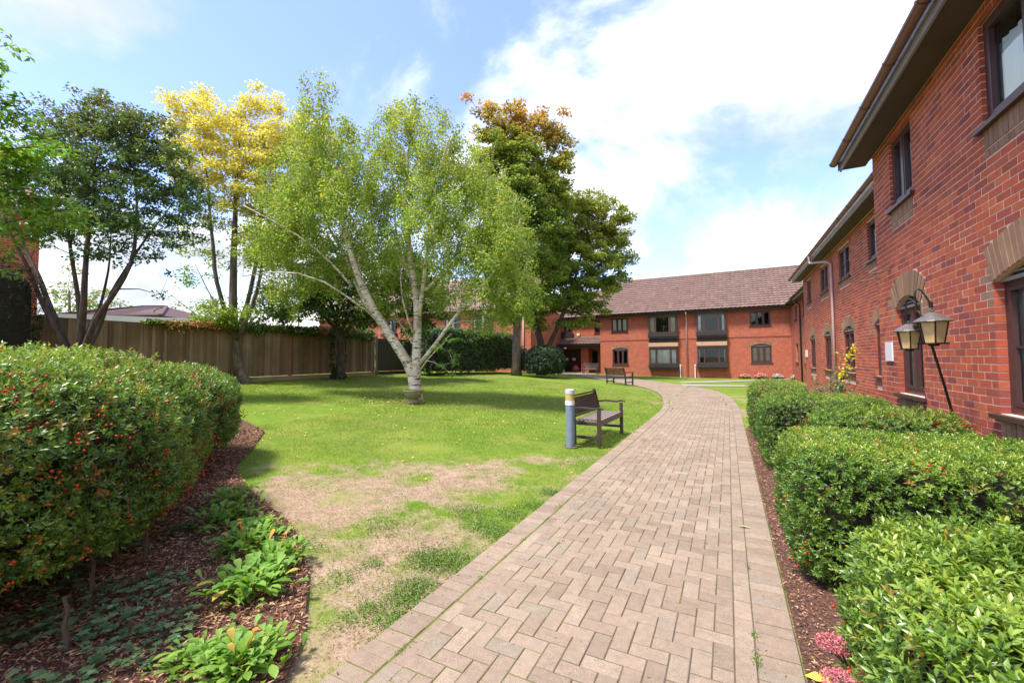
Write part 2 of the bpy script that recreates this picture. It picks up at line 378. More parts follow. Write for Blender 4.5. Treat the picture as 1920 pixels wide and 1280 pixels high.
def timber(name, cols, useobj=True, green=.35):
    m, t, p = mat(name); v = M(t, 'FRACT', M(t, 'ADD', attr(t, 'rnd'), orand(t))); c = ramp(t, v, cols)
    g = pos(t); n = noise(t, vmul(t, g, (60,60,2.2)), 1, 4, .6); n2 = noise(t, vmul(t, g, (1.2,1.2,.9)), 1, 4)
    vm = t.nodes.new('ShaderNodeVectorMath'); vm.operation = 'SCALE'; t.links.new(c, vm.inputs[0])
    t.links.new(M(t, 'ADD', M(t, 'MULTIPLY', n, 1.0), .5), vm.inputs['Scale'])
    c2 = mixc_(t, M(t, 'MULTIPLY', ramp(t, n2, [(0,0,0),(1,1,1)], [.42,.62]), green), vm.outputs[0], (.055,.062,.028))
    t.links.new(c2, p.inputs['Base Color']); p.inputs['Roughness'].default_value = .85; bump(t, p, n, .4, .004); return m
M_fence = timber('weathered_fence_board', [(.15,.095,.052),(.24,.155,.088),(.36,.25,.155),(.17,.115,.062),(.30,.155,.09)])
M_bench = simple('dark_brown_bench', (.05,.034,.029), .42, 0, .2, 25)
M_benchtop = simple('weathered_seat_slat', (.23,.18,.155), .6, 0, .25, 25)
def tilemat():
    m, t, p = mat('clay_roof_tile'); g = pos(t); c = ramp(t, attr(t, 'rnd'), [(.135,.075,.055),(.20,.11,.08),(.165,.09,.07),(.235,.135,.10)])
    n = noise(t, g, 1.2, 5); c = mixc_(t, M(t, 'MULTIPLY', n, .4), c, (.16,.13,.11)); t.links.new(c, p.inputs['Base Color']); p.inputs['Roughness'].default_value = .8; return m
M_tile = tilemat()

# ================================================================== THE SETTING
def build_ground():
    xs = np.concatenate([[-600,-300,-150,-80,-50,-35,-26,-20], np.arange(-16,-7.5,.25), np.arange(-7.5,-1.7,.09), np.arange(-1.6,5.5,.4), [6,8,12,20,40,80,200,600]])
    ys = np.concatenate([[-600,-200,-60,-20,-8,-3,-1], np.arange(0,.9,.3), np.arange(.9,12,.09), np.arange(12,40,.3), [41,45,55,80,150,300,900]])
    X, Y = np.meshgrid(xs, ys); Z = terr(X, Y)
    near = (np.abs(X) < 16) & (Y > -2) & (Y < 40)
    Z = Z+np.where(near & (X < -1.9), (fbm(X*1.5, Y*1.5, 3)-.5)*.05, 0)*ss(-1.9, -2.4, X) - .004
    V = np.stack([X, Y, Z], -1).reshape(-1, 3); nx = len(xs); ny = len(ys)
    i, j = np.meshgrid(np.arange(nx-1), np.arange(ny-1)); a = (j*nx+i).ravel()
    F = np.stack([a, a+1, a+nx+1, a+nx], 1)
    d = dryness(X, Y).ravel()
    nparr('lawn', V, F, M_ground, attrs={'dry': d}, kind='structure', smooth=True)
build_ground()

# ---- block paved path
PL = [(-1.80,-1.5),(-1.80,11.8),(-1.80,13),(-1.95,15),(-2.5,18.5),(-3.5,21.2),(-5.6,23.8),(-9,27.8),(-12,32),(-13.6,36.3)]
PR = [(.29,-1.5),(.29,12.5),(.29,13.5),(.25,15.5),(.05,18.5),(-.45,21.5),(-1.5,24.3),(-3.9,27),(-7.2,30.4),(-10.4,34.2),(-11.3,36.3)]
def smooth_poly(P, it=3):
    P = [np.array(p, float) for p in P]
    for _ in range(it):
        Q = [P[0]]
        for a, b in zip(P[:-1], P[1:]): Q += [a*.75+b*.25, a*.25+b*.75]
        Q.append(P[-1]); P = Q
    return np.array(P)
PLs = smooth_poly(PL); PRs = smooth_poly(PR)
def inpoly(x, y, poly):
    x = np.asarray(x, float); y = np.asarray(y, float); c = np.zeros(x.shape, bool); n = len(poly); j = n-1
    for i in range(n):
        xi, yi = poly[i]; xj, yj = poly[j]
        if yi != yj:
            c ^= ((yi > y) != (yj > y)) & (x < (xj-xi)*(y-yi)/(yj-yi)+xi)
        j = i
    return c
def dist_line(x, y, P):
    d = np.full(np.shape(x), 1e9)
    for a, b in zip(P[:-1], P[1:]):
        ab = b-a; t = np.clip(((x-a[0])*ab[0]+(y-a[1])*ab[1])/(ab@ab), 0, 1)
        d = np.minimum(d, np.hypot(x-a[0]-t*ab[0], y-a[1]-t*ab[1]))
    return d
PATHPOLY = np.vstack([PLs, PRs[::-1]])
def build_path():
    mb = MB(); n = 150; tl = np.linspace(0, 1, n)
    def res(P):
        s = np.concatenate([[0], np.cumsum(np.hypot(*np.diff(P, axis=0).T))]); q = tl*s[-1]
        return np.stack([np.interp(q, s, P[:,0]), np.interp(q, s, P[:,1])], 1)
    A, B = res(PLs), res(PRs); K = 6
    vs = []; fs = []
    for i in range(n):
        for k in range(K+1):
            p = A[i]*(1-k/K)+B[i]*(k/K); vs.append((p[0], p[1], T(*p)+.0265))
    for i in range(n-1):
        for k in range(K): a = i*(K+1)+k; fs.append((a, a+1, a+K+2, a+K+1))
    mb.add(vs, fs)
    path = build('path', mb, M_joint, kind='structure')
    U = .1; G = .0030; items = []          # (cx, cy, half-length along local x, half-width, angle)
    cxs = np.arange(-165, 4); cys = np.arange(-14, 364)
    def ok(x, y, mg): return inpoly(x, y, PATHPOLY) & (dist_line(x, y, PLs) > mg) & (dist_line(x, y, PRs) > mg)
    CX_, CY_ = np.meshgrid(cxs, cys); gx = CX_*U-.01+U/2; gy = CY_*U+U/2
    lw = np.where(gy < 13, .30, .27); far_ = np.where(gy > 13, .306, .336); inside = inpoly(gx, gy, PATHPOLY) & (dist_line(gx, gy, PLs) > far_) & (dist_line(gx, gy, PRs) > np.where(gy > 13, .306, .345))
    okd = {(int(a), int(b)): bool(c) for a, b, c in zip(CX_.ravel(), CY_.ravel(), inside.ravel())}
    for (i, j), c in okd.items():
        if not c: continue
        mm = (i-j) % 4; x = i*U-.01+U/2; y = j*U+U/2
        if mm == 0:
            if okd.get((i+1, j)): items.append((x+U/2, y, U-G, U/2-G, 0))
            else: items.append((x, y, U/2-G, U/2-G, 0))
        elif mm == 1:
            if not okd.get((i-1, j)): items.append((x, y, U/2-G, U/2-G, 0))
        elif mm == 3:
            if okd.get((i, j+1)): items.append((x, y+U/2, U/2-G, U-G, 0))
            else: items.append((x, y, U/2-G, U/2-G, 0))
        else:
            if not okd.get((i, j-1)): items.append((x, y, U/2-G, U/2-G, 0))
    def along(P, off, step, hl, hw):
        s = np.concatenate([[0], np.cumsum(np.hypot(*np.diff(P, axis=0).T))]); q = np.arange(step/2, s[-1], step)
        X = np.interp(q, s, P[:,0]); Y = np.interp(q, s, P[:,1]); X2 = np.interp(q+.01, s, P[:,0]); Y2 = np.interp(q+.01, s, P[:,1])
        an = np.arctan2(Y2-Y, X2-X); sd = 1 if P is PRs else -1
        for x, y, a in zip(X, Y, an): items.append((x-math.sin(a)*off*sd, y+math.cos(a)*off*sd, hl, hw, a))
    for P in (PLs, PRs):
        along(P, .1, .1, U/2-G, U-G); along(P, .25 if P is PRs else .256, .2, U-G, U/2-G-(0 if P is PRs else .003))
    # a second course of stretchers closes the gap to the herringbone
    pl = MB(); pv = []
    def pave(mb, hx, hy, c=(0,0,0), an=0, tilt=(0,0), r=None):
        ch = .003; ca, sa = math.cos(an), math.sin(an); vs = []
        for (ix, iz) in ((0, -.05), (0, -ch), (ch, 0)):
            for sx, sy in ((-1,-1),(1,-1),(1,1),(-1,1)):
                lx = sx*(hx-ix); ly = sy*(hy-ix)
                vs.append((c[0]+lx*ca-ly*sa, c[1]+lx*sa+ly*ca, c[2]+iz+tilt[0]*lx+tilt[1]*ly))
        fs = [(8,9,10,11)]
        for k in range(4):
            k2 = (k+1) % 4; fs += [(k, k2, 4+k2, 4+k), (4+k, 4+k2, 8+k2, 8+k)]
        mb.add(vs, fs, r)
    pts = np.array([[a[0], a[1]] for a in items])
    lp = CAM[:2]; v2 = pts-lp; dep = v2@FWD[:2]/np.linalg.norm(FWD[:2]); lat = v2@RGT[:2]; 
    vis = (dep > 2.0) & (np.abs(lat/np.maximum(dep, .1)) < 1.2)
    order = np.argsort(np.where(vis, dep, 1e6)); top = set(order[:295].tolist())
    cache = {}
    for k, (x, y, hx, hy, an) in enumerate(items):
        slope = -.84/13.1 if x < -1.9 else 0
        jit = random.uniform(-.002, .002); z = T(x, y)+.032+jit; tl_ = (random.uniform(-.012, .012)+slope*math.cos(an), random.uniform(-.012, .012)-slope*math.sin(an))
        sh = random.uniform(-.0015, .0015)
        if k in top:
            key = (round(hx, 3), round(hy, 3))
            if key not in cache:
                q = MB(); pave(q, hx, hy, r=.37); o = build('paver', q, M_paver, path, org=(x, y, z)); 
                me = o.data; cache[key] = me; v = np.zeros(len(me.vertices)*3); me.vertices.foreach_get('co', v)
                v = v.reshape(-1, 3)+np.array([x, y, z]); me.vertices.foreach_set('co', v.ravel())   # built centred on 0
            else: o = inst('paver', cache[key], (x, y, z), path)
            o.rotation_euler = (tl_[1], -tl_[0], an+random.uniform(-.006, .006))
        else: pave(pl, hx, hy, (x+sh, y, z), an, tl_)
    build('paver', pl, M_paver, path, kind='stuff', fixn=False)
    return path
path = build_path()

# thin pale path across the far lawn
mb = MB(); mb.ext([(-3.1,25.9,.006),(-1.6,24.95,.006),(3.9,26.4,.006),(3.9,27.0,.006),(-1.9,26.3,.006),(-3.2,26.9,.006)], (0,0,.02)); build('side_path', mb, simple('pale_concrete', (.30,.27,.225), .9), kind='structure')
mb = MB(); mb.ext([(-5.2,28.1,.008),(-3.9,27.2,.008),(-1.0,28.7,.008),(3.9,34.1,.008),(3.9,34.9,.008),(-1.6,29.9,.008)], (0,0,.02)); build('side_path', mb, simple('pale_concrete', (.30,.27,.225), .9), kind='structure')

# ---- planting beds
BED = [(-1.86,-3),(-1.86,1.25),(-2.15,1.62),(-2.75,2.1),(-3.5,2.5),(-4.6,2.80),(-5.3,3.05),(-5.75,3.35),(-6.2,3.78),(-7.2,4.6),(-8.2,4.9),(-14.7,5.0),(-14.7,-3)]
def sheet(name, poly, m, dz):
    mb = MB(); mb.add([(x, y, T(x, y)+dz) for x, y in poly], [tuple(range(len(poly)))]); return build(name, mb, m, kind='structure')
sheet('mulched_bed', BED, M_soil, .028)
BEDR = [(.30,-2),(2.15,-2),(2.15,8.66),(2.98,8.7),(2.98,14),(1.6,13.4),(.9,12.6),(.5,11.5),(.30,10.5)]
sheet('hedge_bed', BEDR, M_soil, .018)

# ---- facades -------------------------------------------------------
class Fc:
    """facade frame: a runs along the wall, d points out of it"""
    def __init__(s, kind, c): s.k = kind; s.c = c
    def P(s, a, d, z):
        if s.k == 'W': return (s.c-d, a, z)       # faces west (-x)
        if s.k == 'S': return (a, s.c-d, z)       # faces south (-y)
        if s.k == 'E': return (s.c+d, a, z)       # faces east (+x)
    def box(s, mb, a0, a1, d0, d1, z0, z1, r=None):
        p = s.P(a0, d0, z0); q = s.P(a1, d1, z1); mb.box(p[0], q[0], p[1], q[1], p[2], q[2], r)
    def ext(s, mb, poly, d0, d1, r=None):
        p = [s.P(a, d0, z) for a, z in poly]; q = np.array(s.P(0, d1, 0))-np.array(s.P(0, d0, 0)); mb.ext(p, q, r)
def wall_slab(F, mb, a0, a1, z0, z1, holes, th=.25, d=0):
    A = sorted({a0, a1, *[min(max(h[i], a0), a1) for h in holes for i in (0, 1)]}); Z = sorted({z0, z1, *[min(max(h[i], z0), z1) for h in holes for i in (2, 3)]})
    for i in range(len(A)-1):
        run = None
        for j in range(len(Z)-1):
            ca = (A[i]+A[i+1])/2; cz = (Z[j]+Z[j+1])/2
            hole = any(h[0] < ca < h[1] and h[2] < cz < h[3] for h in holes)
            if hole:
                if run is not None: F.box(mb, A[i], A[i+1], d-th, d, run, Z[j]); run = None
            elif run is None: run = Z[j]
        if run is not None: F.box(mb, A[i], A[i+1], d-th, d, run, z1)
class Arch:
    def __init__(s, a0, a1, zs, rise, ring):
        s.c = (a0+a1)/2; s.h = (a1-a0)/2; s.zs = zs; s.rise = rise; s.R = (s.h**2+rise**2)/(2*rise); s.zc = zs+rise-s.R; s.ring = ring; s.Re = s.R+ring
        s.th = math.asin(s.h/s.R)
    def w(s, z):
        """half width cleared of bricks at height z above the springing"""
        q = s.Re**2-(z-s.zc)**2
        if q <= 0: return 0
        return min(math.sqrt(q), s.h+(z-s.zs)*s.h/(s.zs-s.zc))
def bricks(F, zlo, zhi, a0, a1, wins, parent, cam_pick=0, aprons=()):
    """stretcher-bond bricks proud of the mortar; the nearest ones are single objects, the others one stuff mesh"""
    L_, Hh, J = .225, .075, .013; rest = MB(); restb = MB(); singles = []
    for n in range(int(round((zhi-zlo)/Hh))):
        z = zlo+n*Hh; zm = z+Hh/2; z1 = z+Hh-J; ex = []
        for w in wins:
            if w['z0']-1e-3 < zm < w['z1']: ex.append((w['a0'], w['a1'], w))
            elif w.get('arch') and w['z1'] <= zm:
                hw = w['arch'].w(zm)
                if hw > 0: ex.append((w['arch'].c-hw, w['arch'].c+hw, w))
        for (p0, p1, q0, q1) in aprons:
            if q0 < zm < q1: ex.append((p0, p1, None))
        ex.sort(); free = []; cur = a0
        for e in ex:
            if e[0] > cur: free.append((cur, min(e[0], a1)))
            cur = max(cur, e[1])
        if cur < a1: free.append((cur, a1))
        ofs = (n % 2)*L_/2+random.choice([0,0,0,.0])
        k0 = int(math.floor((a0-ofs)/L_))-1; k1 = int(math.ceil((a1-ofs)/L_))+1
        for k in range(k0, k1):
            b0 = ofs+k*L_; b1 = b0+L_-J
            parts = [(b0, b1)]
            if random.random() < .10: parts = [(b0, b0+.1025), (b0+.1125, b1)]     # snapped headers
            for c0, c1 in parts:
                for f0, f1 in free:
                    u0 = max(c0, f0+(.003 if f0 > a0 else 0)); u1 = min(c1, f1-(.003 if f1 < a1 else 0))
                    if u1-u0 < .03: continue
                    brown = False
                    for w in wins:
                        if w.get('arch') and w['z1']-.225 < zm < w['z1']+.16:
                            q = w['arch'].h if zm < w['z1'] else w['arch'].w(zm)
                            if abs((u0+u1)/2-w['arch'].c) < q+.17: brown = True
                    pr = .003+random.uniform(-.001, .0015)
                    (singles if not brown else []).append((u0, u1, z, z1, pr)) if not brown else F.box(restb, u0, u1, -.02, pr, z, z1)
    pick = set()
    if cam_pick:
        sc = []
        for i, (u0, u1, z, z1, pr) in enumerate(singles):
            p = np.array(F.P((u0+u1)/2, 0, z))-CAM; dz = p@FWD; px = 960+FPX*(p@RGT)/max(dz, .01); py = 640-FPX*(p@UPV)/max(dz, .01)
            if dz > .5 and px < 1918 and 0 < py < 830: sc.append((dz, i))
        sc.sort(); pick = {i for _, i in sc[:cam_pick]}
    cache = {}
    for i, (u0, u1, z, z1, pr) in enumerate(singles):
        if i in pick:
            ln = round(u1-u0, 3); c = F.P((u0+u1)/2, pr, (z+z1)/2)
            if ln not in cache:
                q = MB(); p0 = F.P((u0+u1)/2-ln/2, -.02, z); p1 = F.P((u0+u1)/2+ln/2, pr, z1)
                q.box(p0[0]-c[0], p1[0]-c[0], p0[1]-c[1], p1[1]-c[1], p0[2]-c[2], p1[2]-c[2], .41)
                me = bpy.data.meshes.new('brick'); me.from_pydata(q.v, [], q.f); a_ = me.attributes.new('rnd', 'FLOAT', 'FACE'); a_.data.foreach_set('value', np.array(q.r, np.float32)); me.materials.append(M_brick); cache[ln] = me
            inst('brick', cache[ln], c, parent)
        else: F.box(rest, u0, u1, -.02, pr, z, z1)
    build('brick', rest, M_brick, parent, kind='stuff')
    if restb.v: build('brown_brick', restb, M_brown, parent, kind='stuff')
def arch_fill(F, mb, A, d0, d1, ztop):
    n = 10
    for i in range(n):
        t0 = -A.th+2*A.th*i/n; t1 = -A.th+2*A.th*(i+1)/n
        p0 = (A.c+A.R*math.sin(t0), A.zc+A.R*math.cos(t0)); p1 = (A.c+A.R*math.sin(t1), A.zc+A.R*math.cos(t1))
        F.ext(mb, [(p0[0], p0[1]), (p1[0], p1[1]), (p1[0], ztop), (p0[0], ztop)], d0, d1)
def voussoirs(F, parent, A, single=False):
    n = max(5, int(2*A.th*A.R/.075)); mb = MB()
    for i in range(n):
        t0 = -A.th+2*A.th*i/n+.0075/A.R; t1 = -A.th+2*A.th*(i+1)/n-.0075/A.R
        pts = [(A.c+r_*math.sin(t), A.zc+r_*math.cos(t)) for r_, t in ((A.R, t0), (A.R, t1), (A.Re, t1), (A.Re, t0))]
        q = MB() if single else mb; F.ext(q, pts, -.02, .009+random.uniform(-.001, .002))
        if single: build('arch_brick', q, M_brown, parent)
    if not single: build('arch_brick', mb, M_brown, parent, kind='stuff')
def window(F, b, a0, a1, z0, z1, arch=None, lights=2, curtain=None, sill=True, dep=-.10, label=None, bars=False, fw=.06, lv=None, blind=None, deep=.9):
    """window > pane, sill, curtain; frame is the window's own mesh"""
    mb = MB(); d0, d1 = dep-.05, dep
    F.box(mb, a0, a0+fw, d0, d1, z0, z1); F.box(mb, a1-fw, a1, d0, d1, z0, z1)
    F.box(mb, a0+fw, a1-fw, d0, d1, z0, z0+fw*1.2); F.box(mb, a0+fw, a1-fw, d0, d1, z1-fw, z1)
    ws = lv or [1/lights]*lights; x = a0+fw; tot = a1-a0-2*fw; edges = [x]
    for w_ in ws: x += w_*tot; edges.append(x)
    for e in edges[1:-1]: F.box(mb, e-fw*.55, e+fw*.55, d0, d1+.012, z0+fw*1.2, z1-fw)
    if bars:
        for i in range(len(edges)-1): F.box(mb, edges[i]+.03, edges[i+1]-.03, d0+.015, d1-.012, (z0+z1)/2-.012, (z0+z1)/2+.012)
    # opening sashes, a little proud
    for i in range(len(edges)-1):
        e0 = edges[i]+(fw*.55 if i else 0)+.004; e1 = edges[i+1]-(fw*.55 if i < len(edges)-2 else 0)-.004; s = .035; zz0 = z0+fw*1.2+.004; zz1 = z1-fw-.004
        F.box(mb, e0, e0+s, d0+.008, d1+.006, zz0, zz1); F.box(mb, e1-s, e1, d0+.008, d1+.006, zz0, zz1)
        F.box(mb, e0+s, e1-s, d0+.008, d1+.006, zz0, zz0+s); F.box(mb, e0+s, e1-s, d0+.008, d1+.006, zz1-s, zz1)
    win = build('window', mb, M_frame, b, label=label)
    if F.k == 'W' and F.c < 3.9:
        q = MB(); zz = math.floor(z0/.075)*.075
        while zz < z1+(.0 if arch else .02):
            u0, u1 = max(zz, z0), min(zz+.062, z1)
            if u1-u0 > .01:
                for s_ in (0, 1):
                    e = (a0-.004, a0+.005) if s_ == 0 else (a1-.005, a1+.004); F.box(q, e[0], e[1], dep+.001, .003, u0, u1)
            zz += .075
        build('jamb_brick', q, M_brick, win, kind='stuff')
    if arch:
        q = MB(); n = 10; pts = [(arch.c+arch.R*math.sin(-arch.th+2*arch.th*i/n), arch.zc+arch.R*math.cos(-arch.th+2*arch.th*i/n)) for i in range(n+1)]
        F.ext(q, pts, d0-.02, d1-.004); build('head_board', q, M_tym, win)
        q = MB(); F.box(q, a0+.01, a1-.01, d1-.003, d1+.03, z1-.012, z1+.022); F.box(q, a0+.05, a1-.05, d1-.003, d1+.02, z1+.05, z1+.066); build('head_trim', q, M_fascia, win)
    for i in range(len(edges)-1):
        q = MB(); dd = dep-.032; p = [F.P(edges[i]+.01, dd, z0+fw), F.P(edges[i+1]-.01, dd, z0+fw), F.P(edges[i+1]-.01, dd, z1-fw*.8), F.P(edges[i]+.01, dd, z1-fw*.8)]
        q.add(p, [(3,2,1,0) if F.k == 'W' else (0,1,2,3)]); build('pane', q, M_glass, win, fixn=False)
    if sill:
        q = MB(); F.box(q, a0-.06, a1+.06, dep+.002, .055, z0-.045, z0-.004); build('sill', q, M_frame, win)
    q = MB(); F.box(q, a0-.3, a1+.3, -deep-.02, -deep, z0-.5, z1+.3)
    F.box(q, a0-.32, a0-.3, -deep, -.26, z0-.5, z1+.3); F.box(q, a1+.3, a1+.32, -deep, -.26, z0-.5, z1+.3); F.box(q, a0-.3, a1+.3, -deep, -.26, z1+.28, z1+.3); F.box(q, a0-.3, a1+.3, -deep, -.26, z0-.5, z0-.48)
    build('dark_backing', q, M_room, win)  # added dark box behind the glass, room shade put into its colour
    if curtain:
        col = curtain[0]
        for (c0, c1) in curtain[1]:
            q = MB(); w_ = a1-a0; n = max(4, int((c1-c0)*w_/.03)); vs = []; fs = []; zt = z1-.02; zb = z0+.05
            if len(curtain) > 2: zt = z0+(z1-z0)*curtain[2]
            for k in range(n+1):
                a = a0+(c0+(c1-c0)*k/n)*w_; dd = dep-.075+.012*math.sin(k*1.9)+.008*math.sin(k*.7)
                vs += [F.P(a, dd, zb), F.P(a, dd, zt)]
            for k in range(n): fs.append((2*k, 2*k+2, 2*k+3, 2*k+1))
            q.add(vs, fs); build('curtain', q, M_curt if col == 'w' else M_cream, win, fixn=False, smooth=True)
    return win
def gutter(F, b, a0, a1, d, z, mt, rr=.06, clips=True, name='gutter'):
    mb = MB(); n = 8; out_ = []
    for k in range(n+1):
        t = math.pi*k/n; out_.append((d-rr*math.cos(t), z-rr*math.sin(t)))
    inn = [(d-(rr-.006)*math.cos(math.pi*k/n), z-(rr-.006)*math.sin(math.pi*k/n)) for k in range(n+1)][::-1]
    prof = out_+inn; vs = [F.P(a0, dd, zz) for dd, zz in prof]+[F.P(a1, dd, zz) for dd, zz in prof]; m_ = len(prof)
    fs = [(i, (i+1) % m_, m_+(i+1) % m_, m_+i) for i in range(m_)]; mb.add(vs, fs)
    if clips:
        a = a0+.5
        while a < a1:
            o2 = [(d-(rr+.008)*math.cos(math.pi*k/n), z-(rr+.008)*math.sin(math.pi*k/n)) for k in range(n+1)]
            vs = [F.P(a-.02, dd, zz) for dd, zz in o2]+[F.P(a+.02, dd, zz) for dd, zz in o2]
            mb.add(vs, [(i, i+1, n+2+i, n+1+i) for i in range(n)]); a += .95
    g = build(name, mb, mt, b)
    q = MB(); 
    for e in (a0, a1): 
        q.add([F.P(e, dd, zz) for dd, zz in out_], [tuple(range(n+1))])
    build('gutter_end', q, mt, g); return g
def downpipe(b, pts, mt, r=.034):
    mb = MB(); mb.tube(pts, r, 10); o = build('downpipe', mb, mt, b, smooth=True)
    return o
def eaves(F, b, a0, a1, zs, over, ga0=None, ga1=None, gm=None):
    mb = MB(); F.box(mb, a0, a1, .0, over-.03, zs, zs+.015); build('soffit', mb, M_soffit, b)
    mb = MB(); F.box(mb, a0, a1, over-.03, over-.005, zs-.03, zs+.16); build('fascia', mb, M_fascia, b)
    gutter(F, b, ga0 or a0, ga1 or a1, over+.075, zs+.135, gm or M_pipe)
def tiled_roof(name, b, O, U, V, nu, nv, du, dv, m=M_tile):
    """overlapping profiled tiles: O eaves corner, U along the eaves, V up the slope"""
    O = Vector(O); U = Vector(U).normalized(); V = Vector(V).normalized(); Nn = U.cross(V).normalized()
    if Nn.z < 0: Nn = -Nn
    P_, F_, R_ = [], [], []; K = 6; prof = [0,.004,.024,.032,.024,.004,0]
    for j in range(nv):
        for i in range(nu):
            b0 = len(P_); r = random.random(); oo = O+U*(i*du)+V*(j*dv); 
            for (vv, hh) in ((.10, -.02), (0, .060), (dv*1.12, .004)):
                for k in range(K+1):
                    p = oo+U*(du*k/K*.992)+V*vv+Nn*(prof[k]*(1 if hh > 0 else .6)+hh+random.uniform(0, .0005)); P_.append(tuple(p))
            for k in range(K):
                F_.append((b0+k, b0+k+1, b0+K+2+k, b0+K+1+k)); F_.append((b0+K+1+k, b0+K+2+k, b0+2*K+3+k, b0+2*K+2+k)); R_ += [r, r]
    mb = MB(); mb.v = P_; mb.f = F_; mb.r = R_
    return build(name, mb, m, b, kind='stuff', fixn=False)

# ---- right wing, near block --------------------------------------------------
FW = Fc('W', 2.17); nb = empty('brick_building', (2.17, 4.3, 0), 'near brick block of the right-hand wing with the big arched window by the lanterns', 'building', 'brick wings round the courtyard')
def ground_win(a0, a1, z0=1.05, z1=2.24, rise=.17, ring=.33): return dict(a0=a0, a1=a1, z0=z0, z1=z1, arch=Arch(a0, a1, z1, rise, ring))
wn = [ground_win(3.55, 5.40), ground_win(7.02, 7.90, rise=.15), ground_win(.2, 1.6), dict(a0=3.55, a1=5.42, z0=3.68, z1=4.66), dict(a0=7.08, a1=7.90, z0=3.68, z1=4.66), dict(a0=.2, a1=1.6, z0=3.68, z1=4.66)]
ap = [(w['a0']+.02, w['a1']-.02, w['z0']-.30 if w['z0'] > 2 else w['z0']-.60, w['z0']-.001) for w in wn]
def make_wall(F, b, a0, a1, ztop, wins, aprons, pick, th=.25):
    mb = MB(); holes = [(w['a0'], w['a1'], w['z0'], w['z1']+(w['arch'].rise if w.get('arch') else 0)) for w in wins]
    wall_slab(F, mb, a0, a1, -.2, ztop, holes, th)
    for w in wins:
        if w.get('arch'): arch_fill(F, mb, w['arch'], -th, -.0005, w['z1']+w['arch'].rise)
    wall = build('wall', mb, M_mortar, b)
    if pick is not None: bricks(F, 0.0, ztop, a0, a1, wins, wall, pick, aprons)
    for w in wins:
        if w.get('arch'): voussoirs(F, wall, w['arch'], pick is not None and pick > 0)
    for p0, p1, q0, q1 in aprons:      # soldier courses under the sills
        q = MB(); n = int((p1-p0)/.075)
        zz = q1; 
        while zz > q0+.05:
            zb = max(q0, zz-.215)
            for i in range(n):
                c0 = p0+i*(p1-p0)/n+.005; c1 = p0+(i+1)*(p1-p0)/n-.005; F.box(q, c0, c1, -.02, .008+random.uniform(-.001, .002), zb+.004, zz-.004)
            zz -= .225
        build('apron_brick', q, M_brown, wall, kind='stuff')
    return wall
wall_near = make_wall(FW, nb, -1.0, 8.65, 4.80, wn, ap, 290)
window(FW, nb, 3.55, 5.40, 1.05, 2.24, wn[0]['arch'], 3, ('w', [(0, .22), (.8, 1)]), bars=True, dep=-.07)
window(FW, nb, 7.02, 7.90, 1.05, 2.24, wn[1]['arch'], 2, ('w', [(0, .25), (.75, 1)]), dep=-.06)
window(FW, nb, .2, 1.6, 1.05, 2.24, wn[2]['arch'], 2, ('w', [(0, .2), (.8, 1)]))
window(FW, nb, 3.55, 5.42, 3.68, 4.66, None, 3, ('w', [(0, 1)], .74), label='brown window with white net curtains under the eaves', dep=-.035)
window(FW, nb, 7.08, 7.90, 3.68, 4.66, None, 2, ('w', [(0, 1)], .78), dep=-.035)
window(FW, nb, .2, 1.6, 3.68, 4.66, None, 2, ('w', [(0, 1)], .6))
eaves(FW, nb, -1.0, 9.03, 4.80, .36)
mb = MB(); mb.ext([(1.79,8.99,4.78),(1.79,8.99,5.0),(6.1,8.99,8.38),(6.1,8.99,8.16)], (0,.03,0)); build('bargeboard', mb, M_fascia, nb)
mb = MB(); mb.ext([(2.17,8.655,4.83),(2.17,8.985,4.83),(6.1,8.985,8.17),(6.1,8.655,8.17)], (0,0,.02)); build('verge_soffit', mb, M_soffit, nb)
mb = MB(); mb.box(2.18, 10, 8.40, 8.65, -.2, 4.66); mb.box(9.75, 10, -1, 8.4, -.2, 4.66); mb.box(2.42, 9.75, -1, -.75, -.2, 4.66); build('side_wall', mb, M_bw_x, nb)
# the exposed return (corner) faces north-west: toothed bricks on the arris come from the wall itself
mb = MB(); mb.ext([(1.76,-1,5.02),(1.76,9.05,5.02),(6.1,9.05,8.42),(6.1,-1,8.42)], (0,0,.07)); mb.ext([(6.1,-1,8.42),(6.1,9.05,8.42),(10.5,9.05,5.0),(10.5,-1,5.0)], (0,0,.07)); build('roof', mb, M_tile, nb)
mb = MB(); mb.ext([(2.2,8.60,4.66),(10,8.60,4.66),(6.1,8.60,8.15)], (0,.05,0)); mb.ext([(2.2,-1,4.66),(10,-1,4.66),(6.1,-1,8.15)], (0,.05,0)); build('gable', mb, M_bw_x, nb)
mb = MB(); mb.box(2.43, 9.75, -.75, 8.4, 4.5, 4.6); build('ceiling', mb, M_room, nb)

# ---- right wing, second block --------------------------------------------------
FW2 = Fc('W', 3.0); b2 = empty('brick_building', (3.0, 15.3, 0), 'middle brick block of the right-hand wing, set back beyond the downpipe', 'building', 'brick wings round the courtyard')
g2 = [(11.25,12.32),(14.1,15.26),(16.9,18.0),(19.7,20.8)]
w2 = [ground_win(a, c, 1.12, 2.28, .14, .26) for a, c in g2]+[dict(a0=a, a1=c, z0=3.77, z1=4.70) for a, c in [(11.4,12.58),(14.25,15.5),(17.05,18.27),(20.2,21.1)]]
ap2 = [(w['a0']+.02, w['a1']-.02, w['z0']-.27, w['z0']-.001) for w in w2]
wall2 = make_wall(FW2, b2, 8.66, 22.0, 4.90, w2, ap2, 0)
for k, w in enumerate(w2):
    window(FW2, b2, w['a0'], w['a1'], w['z0'], w['z1'], w.get('arch'), 2, ('w', [(0, .3), (.7, 1)]) if k % 2 else ('w', [(0, 1)], .8 if k > 3 else .99), bars=(k in (5,)), dep=-.04)
eaves(FW2, b2, 8.68, 22.5, 4.90, .36)
